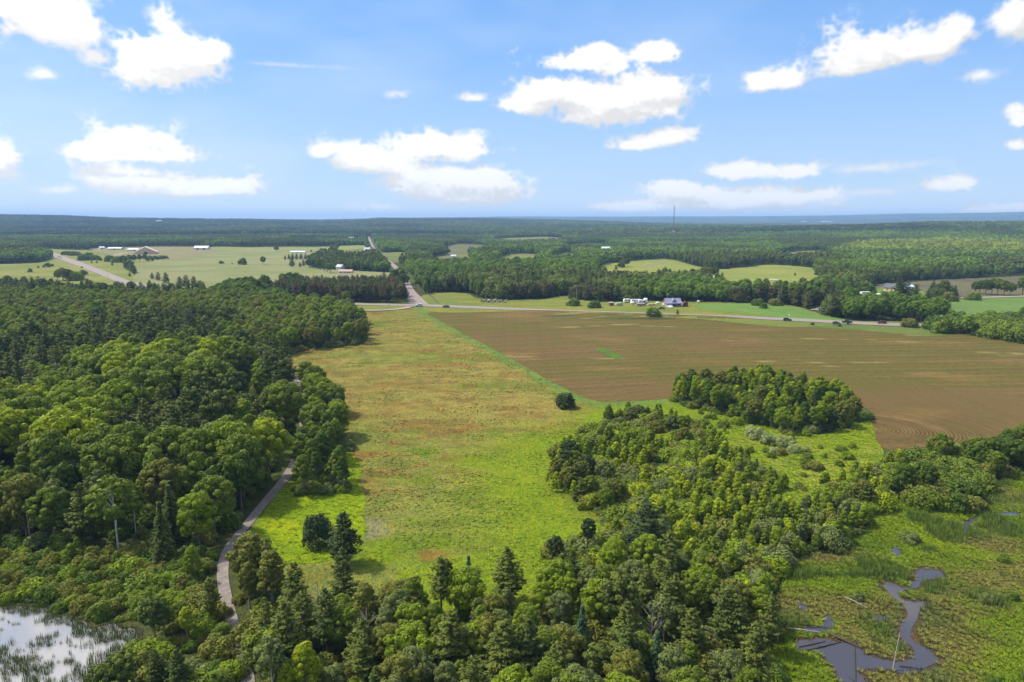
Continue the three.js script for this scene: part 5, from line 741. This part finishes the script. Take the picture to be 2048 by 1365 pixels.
onHighway('car', 'small dark car on the near lane of the eastern highway', 'car', 1673, 650, dark, { len: 4.2 });
onHighway('pickup_truck', 'dark pickup truck on the middle of the eastern highway', 'pickup truck', 1694, 647.5, navy, { pickup: true, len: 5.4 }, true);
onHighway('car', 'dark red car before the lone bush on the eastern highway', 'car', 1764, 649, darkRed, { suv: true }, true);
[[88, 508, 'dark car right behind the lorry on the far highway', dark], [95, 510.5, 'silver car in the near lane behind the far lorry', silver], [100, 509.5, 'dark car third behind the far lorry', navy], [104, 511, 'dark red car in the far highway queue', darkRed], [104, 514.5, 'dark car in the near lane mid-queue on the far highway', dark], [110, 516.5, 'silver car last in the near lane of the far queue', silver], [118, 515.5, 'dark car last of the far queue', dark], [122, 517.5, 'navy car trailing the far queue', navy], [163, 536.5, 'dark car with a white roof alone on the far highway', dark]].forEach(([px, py, label, m], i) => onHighway('car', label, 'car', px, py, m, { len: 5, suv: i % 2 === 0 }, py > 513));
{
  const [x, z] = P(84, 506), t = thing('lorry', 'white box lorry leading the queue on the far highway', 'lorry', x, z, highwayAngle(84, 506), undefined, H(x, z) + 0.45);
  part('cargo_box', box(7, 2.7, 2.5, -1.2, 0.9, 0), M.white, t); part('cab', profile([[2.5, 0.5], [4.6, 0.5], [4.6, 1.6], [4.2, 2.7], [2.5, 2.8]], 2.4), darkRed, t); part('window', profile([[3.6, 1.6], [4.62, 1.6], [4.3, 2.5], [3.6, 2.5]], 2.44, 0.02), M.glass, t); part('chassis', box(8.4, 0.4, 1.2, 0, 0.5, 0), M.black, t);
  for (const a of [-3.4, -2.3, 3.4]) for (const b of [-1, 1]) part('wheel', new THREE.CylinderGeometry(0.5, 0.5, 0.3, 12).rotateX(Math.PI / 2).translate(a, 0.5, b * 1.05), M.rubber, t);
}
vehicle('pickup_truck', 'white pickup truck parked before the slate-blue house', 'pickup truck', 1340, 616.5, -1.3, whitePaint, { pickup: true, len: 5.6, w: 2.1, lift: 0.25 });
vehicle('car', 'dark car on the grass before the slate-blue house', 'car', 1323, 619, 0.2, dark, { lift: 0.25 });
vehicle('car', 'cream and black off-road car left of the house porch', 'car', 1331, 612, 0.5, paint(0.5, 0.45, 0.33), { suv: true, lift: 0.25 });
function trailer(label, px, py, turn, L, h, m, roof, kind = 'caravan', cat = 'caravan') {
  const [x, z] = P(px, py), t = thing(kind, label, cat, x, z, turn, undefined, H(x, z) + 0.22);
  part('body', profile([[-L / 2, 0.6], [L / 2 - 0.3, 0.6], [L / 2, 1.2], [L / 2 - 0.35, h], [-L / 2 + 0.25, h + 0.05], [-L / 2, h * 0.8]], 2.4, 0.12), m, t); part('roof', box(L - 0.9, 0.14, 2.1, -0.02, h + 0.05, 0), roof, t);
  for (const wx of [-L * 0.22, L * 0.18]) part('window', box(L * 0.2, 0.6, 0.06, wx, h * 0.58, 1.2), M.glass, t);
  part('door', box(0.75, h * 0.62, 0.05, L * 0.36, 0.68, 1.2), M.black, t); part('drawbar', box(1.1, 0.1, 0.12, L / 2 + 0.4, 0.55, 0), M.black, t);
  for (const b of [-1, 1]) part('wheel', new THREE.CylinderGeometry(0.33, 0.33, 0.22, 12).rotateX(Math.PI / 2).translate(0, 0.33, b * 1.1), M.rubber, t);
}
trailer('grey flat trailer nearest the brown hut in the yard', 1238, 612, 0.1, 4.5, 1.7, flat(0.4, 0.42, 0.42), M.steel, 'trailer', 'trailer');
trailer('round-topped white caravan at the back of the yard', 1254, 606, 0.2, 5, 2.5, M.white, M.white);
trailer('large white motorhome body in the middle of the yard', 1272, 608, 0.15, 7.5, 2.9, M.white, flat(0.5, 0.5, 0.52));
trailer('grey-windowed caravan beside the tall white trailer', 1284, 608.5, 0.0, 5.2, 2.6, flat(0.6, 0.6, 0.66), M.white);
trailer('tall white box trailer, last of the yard row', 1291, 607, 1.5, 4.5, 3.2, M.white, M.white, 'trailer', 'trailer');
trailer('low brown trailer in front of the motorhome', 1282, 613, 0.05, 6.5, 1.5, flat(0.26, 0.2, 0.17), flat(0.3, 0.26, 0.24), 'trailer', 'trailer');
trailer('flat pale trailer lying toward the slate-blue house', 1303, 612, -0.1, 5, 1.0, flat(0.45, 0.43, 0.36), flat(0.45, 0.43, 0.36), 'trailer', 'trailer');
trailer('white caravan on the lawn by the dark trees', 1731, 591, 0.1, 8, 2.6, M.white, M.white);
function tank(label, px, py, r) { const [x, z] = P(px, py), t = thing('tank', label, 'tank', x, z, 0, undefined, H(x, z) + 0.2); part('vessel', new THREE.CapsuleGeometry(r, r * 1.1, 6, 14).rotateZ(Math.PI / 2).translate(0, r + 0.5, 0), M.white, t); for (const a of [-1, 1]) part('foot', box(0.2, 0.7, r * 1.4, a * r * 0.6, 0, 0), M.steel, t); }
tank('white gas tank on the grass before the slate-blue house', 1315, 611, 0.9); tank('white tank at the west end of the trailer row', 1265, 611, 1.0); tank('white tank alone at the end of the green strip', 1397, 607, 0.7); tank('round white tank on the lawn beside the lane', 1757, 597, 1.6);
{ const [x, z] = P(1222, 612), t = thing('hut', 'small brown hut at the west end of the yard', 'hut', x, z, 0.3); part('wall', box(3, 2.2, 2.4), walls.brown, t); part('roof', new THREE.BoxGeometry(3.5, 0.14, 3).rotateX(0.14).translate(0, 2.4, 0), roofs.brown, t); part('door', box(0.9, 1.8, 0.08, 0.4, 0, 1.2), M.black, t); }

// ---------------------------------------------------------------- poles, mast, signs
function pole(label, px, py, h, arm = true, lamp = false) { const [x, z] = P(px, py), t = thing('utility_pole', label, 'utility pole', x, z, 0.3); part('post', rod([0, -0.3, 0], [0, h, 0], 0.17, 0.11, 8), M.pole, t); if (arm) { part('crossarm', box(2.4, 0.14, 0.12, 0, h - 0.7, 0), M.pole, t); for (const a of [-1, 0, 1]) part('insulator', new THREE.CylinderGeometry(0.05, 0.07, 0.22, 8).translate(a * 1.05, h - 0.45, 0), M.white, t); } if (lamp) part('lamp_head', box(0.8, 0.25, 0.4, 0.4, h - 0.9, 0), M.white, t); }
pole('pale pole in front of the pine plantation', 778, 600, 6.5); pole('short pole at the plantation corner by the junction', 819, 602, 4, false); pole('pole on the grass island at the junction', 778, 614, 3.6, false); pole('pole between the lanes west of the junction', 696, 615, 7, true); pole('pole behind the black and white cows', 971, 602, 5.6, false); pole('tall pole against the brown pines', 1153, 604, 10); pole('lamp pole beside the slate-blue house', 1334, 610, 8.5, false, true); pole('pole in the green crop field', 1926, 634, 7); pole('pole by the row of trees on the lane', 1956, 599, 7.5); pole('roadside pole at the wood end of the far highway', 216, 556, 7, false);
{
  const [x, z] = P(1345, 514), h = 84, t = thing('radio_mast', 'thin lattice radio mast rising from the far wood', 'radio mast', x, z, 0.2), legs = [[0, 0.85], [-0.74, -0.43], [0.74, -0.43]], red = flat(0.2, 0.16, 0.17), bars = [];
  for (const [a, b] of legs) part('leg', rod([a, 0, b], [a * 0.8, h, b * 0.8], 0.26, 0.2, 5), red, t);
  for (let y = 0; y < h - 2; y += 2.4) for (let k = 0; k < 3; k++) { const [a, b] = legs[k], [c, d] = legs[(k + 1) % 3], q = 1 - 0.2 * y / h; bars.push(rod([a * q, y, b * q], [c * q, y + 2.4, d * q], 0.08, 0.08, 3)); }
  part('bracing', bars, red, t); part('antenna', rod([0, h, 0], [0, h + 6, 0], 0.12, 0.05, 5), M.white, t); part('beacon', box(1.6, 0.5, 0.3, 0.9, h - 0.4, 0), M.white, t); part('dish', new THREE.CylinderGeometry(1.3, 1.3, 0.6, 14).rotateX(1.57).translate(0, 42, 1.3), M.white, t);
}
function sign(label, px, py, h) { const [x, z] = P(px, py), t = thing('road_sign', label, 'road sign', x, z, -0.4); part('post', rod([0, 0, 0], [0, h, 0], 0.05), M.steel, t); part('panel', new THREE.BoxGeometry(1.1, 0.9, 0.05).translate(0, h, 0.08), M.white, t); }
sign('small pale sign by the highway east end', 1578, 640, 3); sign('sign at the mouth of the north road', 822, 607, 2.4);

// ---------------------------------------------------------------- cattle, bales, dead wood
function cowShape(seed) {
  const r = rng(seed), head = r() < 0.6 ? -0.55 : 0.1, B = [[[-0.75, 1.05, 0], [0.55, 1.08, 0], 0.36, 0.34], [[0.55, 1.15, 0], [1.0, 1.25 + head * 0.4, 0], 0.24, 0.16], [[1.0, 1.28 + head * 0.45, 0], [1.32, 1.12 + head * 0.9, 0], 0.15, 0.10], [[-1.05, 1.2, 0], [-1.12, 0.55, 0], 0.045, 0.05]];
  for (const a of [-1, 1]) { B.push([[0.48, 0.9, a * 0.18], [0.5, 0.5, a * 0.2], 0.13, 0.085], [[0.5, 0.5, a * 0.2], [0.5, 0.03, a * 0.2], 0.08, 0.07], [[-0.72, 0.95, a * 0.18], [-0.66, 0.62, a * 0.2], 0.19, 0.1], [[-0.66, 0.62, a * 0.2], [-0.80, 0.45, a * 0.2], 0.09, 0.075], [[-0.80, 0.45, a * 0.2], [-0.78, 0.03, a * 0.2], 0.07, 0.07], [[1.0, 1.36 + head * 0.45, a * 0.1], [0.96, 1.38 + head * 0.45, a * 0.26], 0.05, 0.03]); }
  const n = 44, mc = new MarchingCubes(n, new THREE.MeshBasicMaterial(), false, false, 30000), S = 1.5;
  mc.isolation = 0;
  for (let k = 0; k < n; k++) for (let j = 0; j < n; j++) for (let i = 0; i < n; i++) {
    const x = (i / n * 2 - 1) * S, y = (j / n * 2 - 1) * S + 0.9, z = (k / n * 2 - 1) * S; let f = 1e3;
    for (const [a, b, ra, rb] of B) { const ux = b[0] - a[0], uy = b[1] - a[1], uz = b[2] - a[2], t = clamp(((x - a[0]) * ux + (y - a[1]) * uy + (z - a[2]) * uz) / (ux * ux + uy * uy + uz * uz)), d = Math.hypot(x - a[0] - ux * t, y - a[1] - uy * t, z - a[2] - uz * t) - lerp(ra, rb, t), h = Math.max(0.09 - Math.abs(f - d), 0) / 0.09; f = Math.min(f, d) - h * h * 0.0225; }
    mc.field[i + j * n + k * n * n] = -f;
  }
  mc.update();
  const c = mc.count, p = Array.from(mc.positionArray.slice(0, c * 3), (v, i) => v * S + (i % 3 === 1 ? 0.9 : 0)), nn = mc.normalArray.slice(0, c * 3), col = [], o = r() * 50;
  for (let i = 0; i < c; i++) { const w = noise(p[i * 3] * 2.4 + o, p[i * 3 + 1] * 2.4 + p[i * 3 + 2] * 2 + o) > 0.70 ? 0.7 : 0.015; col.push(w, w, w * 0.95); }
  const g = new THREE.BufferGeometry(); g.setAttribute('position', new THREE.Float32BufferAttribute(p, 3)); g.setAttribute('normal', new THREE.Float32BufferAttribute(nn, 3)); g.setAttribute('color', new THREE.Float32BufferAttribute(col, 3)); return g;
}
{
  const r = rng(41), shapes = [cowShape(1), cowShape(2), cowShape(3)];
  for (let i = 0; i < 26; i++) { const [x, z] = P(962 + (i % 13) * 4 + r() * 3, 602.5 + (i > 12 ? 2.6 : 0) + r() * 2.2), m = new THREE.Mesh(shapes[i % 3], M.hide); m.name = numbered('cow'); m.position.set(x, H(x, z) + 0.24, z); m.rotation.y = r() * 6.28; m.scale.setScalar(1.05); m.castShadow = m.receiveShadow = true; scene.add(m); tag(m, 'black and white cow in the herd on grass below the wood', 'cow', 'black and white cows in the roadside herd'); }
  [[1543, 562, 'leftmost'], [1549, 563, 'second'], [1554, 563, 'third'], [1574, 565, 'single outlying']].forEach(([px, py, w]) => { const [x, z] = P(px, py), t = thing('hay_bale', w + ' white wrapped bale out in the yellow pasture', 'hay bale', x, z, 0.2, undefined, H(x, z) + 0.3); part('wrap', new THREE.CapsuleGeometry(0.75, 1.6, 5, 14).rotateZ(Math.PI / 2).translate(0, 0.75, 0), M.white, t); part('tie', new THREE.TorusGeometry(0.77, 0.03, 5, 18).rotateY(Math.PI / 2).translate(0.1, 0.75, 0), M.black, t); });
}
function log(name, label, cat, a, b, ra, rb, m, ya = 0.2, yb = 0.2, twigs = 5) {
  const p = P(...a), q = P(...b), t = thing(name, label, cat, p[0], p[1], 0, undefined, H(...p)), d = [q[0] - p[0], yb, q[1] - p[1]], r = rng(Math.round(a[0] + b[1])), mid = [d[0] * 0.5 + (r() - 0.5) * 0.25, lerp(ya, yb, 0.5) + 0.06, d[2] * 0.5 + (r() - 0.5) * 0.25];
  part('trunk', [rod([0, ya, 0], mid, ra, (ra + rb) / 2, 8), rod(mid, d, (ra + rb) / 2, rb, 8)], m, t);
  for (let i = 0; i < twigs; i++) { const k = 0.3 + 0.65 * r(), s = [d[0] * k, lerp(ya, yb, k), d[2] * k], l = 0.5 + r(); part('branch', rod(s, [s[0] + (r() - 0.5) * l * 1.6, s[1] + l * 0.5 * r(), s[2] + (r() - 0.5) * l * 1.6], rb * 0.8, 0.015, 4), m, t); }
}
log('fallen_log', 'long dark log lying over the top of the creek pool', 'log', [1652, 1269], [1723, 1300], 0.22, 0.12, M.wetWood, 0.3, 0.25); log('fallen_log', 'dark branch sloping into the creek pool from the west', 'log', [1612, 1304], [1682, 1287], 0.12, 0.07, M.wetWood); log('fallen_log', 'thin dark log along the pool side of the long log', 'log', [1598, 1297], [1650, 1286], 0.09, 0.05, M.wetWood, 0.2, 0.2, 3); log('fallen_log', 'thin dark bar running down the creek pool to the edge', 'log', [1709, 1297], [1711, 1400], 0.08, 0.06, M.wetWood, 0.22, 0.22, 1); log('fallen_log', 'pale log in the brown sedge by the western pools', 'log', [1560, 1262], [1640, 1272], 0.12, 0.06, M.deadWood, 0.5, 0.5, 4); log('fallen_log', 'dark log over the small western pools', 'log', [1600, 1252], [1668, 1262], 0.09, 0.05, M.wetWood, 0.35, 0.3, 4); log('fallen_log', 'grey log near the head of the brown sedge', 'log', [1690, 1200], [1735, 1222], 0.09, 0.05, M.deadWood, 0.45, 0.45, 4); log('fallen_log', 'dark wood snagged at the near creek bank', 'log', [1800, 1336], [1850, 1344], 0.1, 0.06, M.wetWood, 0.3, 0.3, 6);  // the bar down the pool is a thin dark rod at water level
log('dead_tree', 'leaning bare pale trunk over the creek bend', 'dead tree', [1786, 1344], [1793, 1336], 0.11, 0.04, M.deadWood, 0, 5.2, 2); log('dead_tree', 'short pale dead trunk standing at the wood edge above pond', 'dead tree', [112, 1092], [110, 1091], 0.2, 0.14, M.birchBark, 0, 3.0, 0); log('dead_tree', 'thin dead pole rising out of the thicket toward the marsh', 'dead tree', [1628, 1092], [1628, 1090], 0.1, 0.04, M.deadWood, 0, 6.5, 3);
for (const [px, py, h, label] of [[735, 1335, 8, 'bare grey leafless tree in the dark gap of the belt'], [640, 1265, 8, 'grey bare-branched tree among greens near the track'], [1300, 1330, 9, 'bare grey tree between pines at the bottom edge'], [1500, 1215, 7, 'pale twiggy tree at the marsh side of the belt']]) {
  const [x, z] = P(px, py), t = thing('bare_tree', label, 'dead tree', x, z, px), r = rng(px); part('trunk', rod([0, -0.3, 0], [0.2, h, 0.1], 0.13, 0.03, 7), M.deadWood, t);
  for (let i = 0; i < 14; i++) { const y = h * (0.3 + 0.65 * r()), a = r() * 6.28, l = (h - y) * 0.35 + 0.9, e = [Math.cos(a) * l, y + l * 0.9, Math.sin(a) * l]; part('branch', [rod([0.2 * y / h, y, 0.1 * y / h], e, 0.045, 0.015, 4), rod([e[0] * 0.6, lerp(y, e[1], 0.6), e[2] * 0.6], [e[0] * 0.6 + (r() - 0.5), e[1] + 0.4, e[2] * 0.6 + (r() - 0.5)], 0.02, 0.008, 3)], M.deadWood, t); }
}
setting('dark_strip', ribbon(PS([[857, 588], [866, 597], [877, 608]]), 1.5, 0.32, 4), flat(0.035, 0.05, 0.02), 'dark straight strip beside the north road mouth');  // narrow dark ribbon laid over the grass

renderer.render(scene, camera);
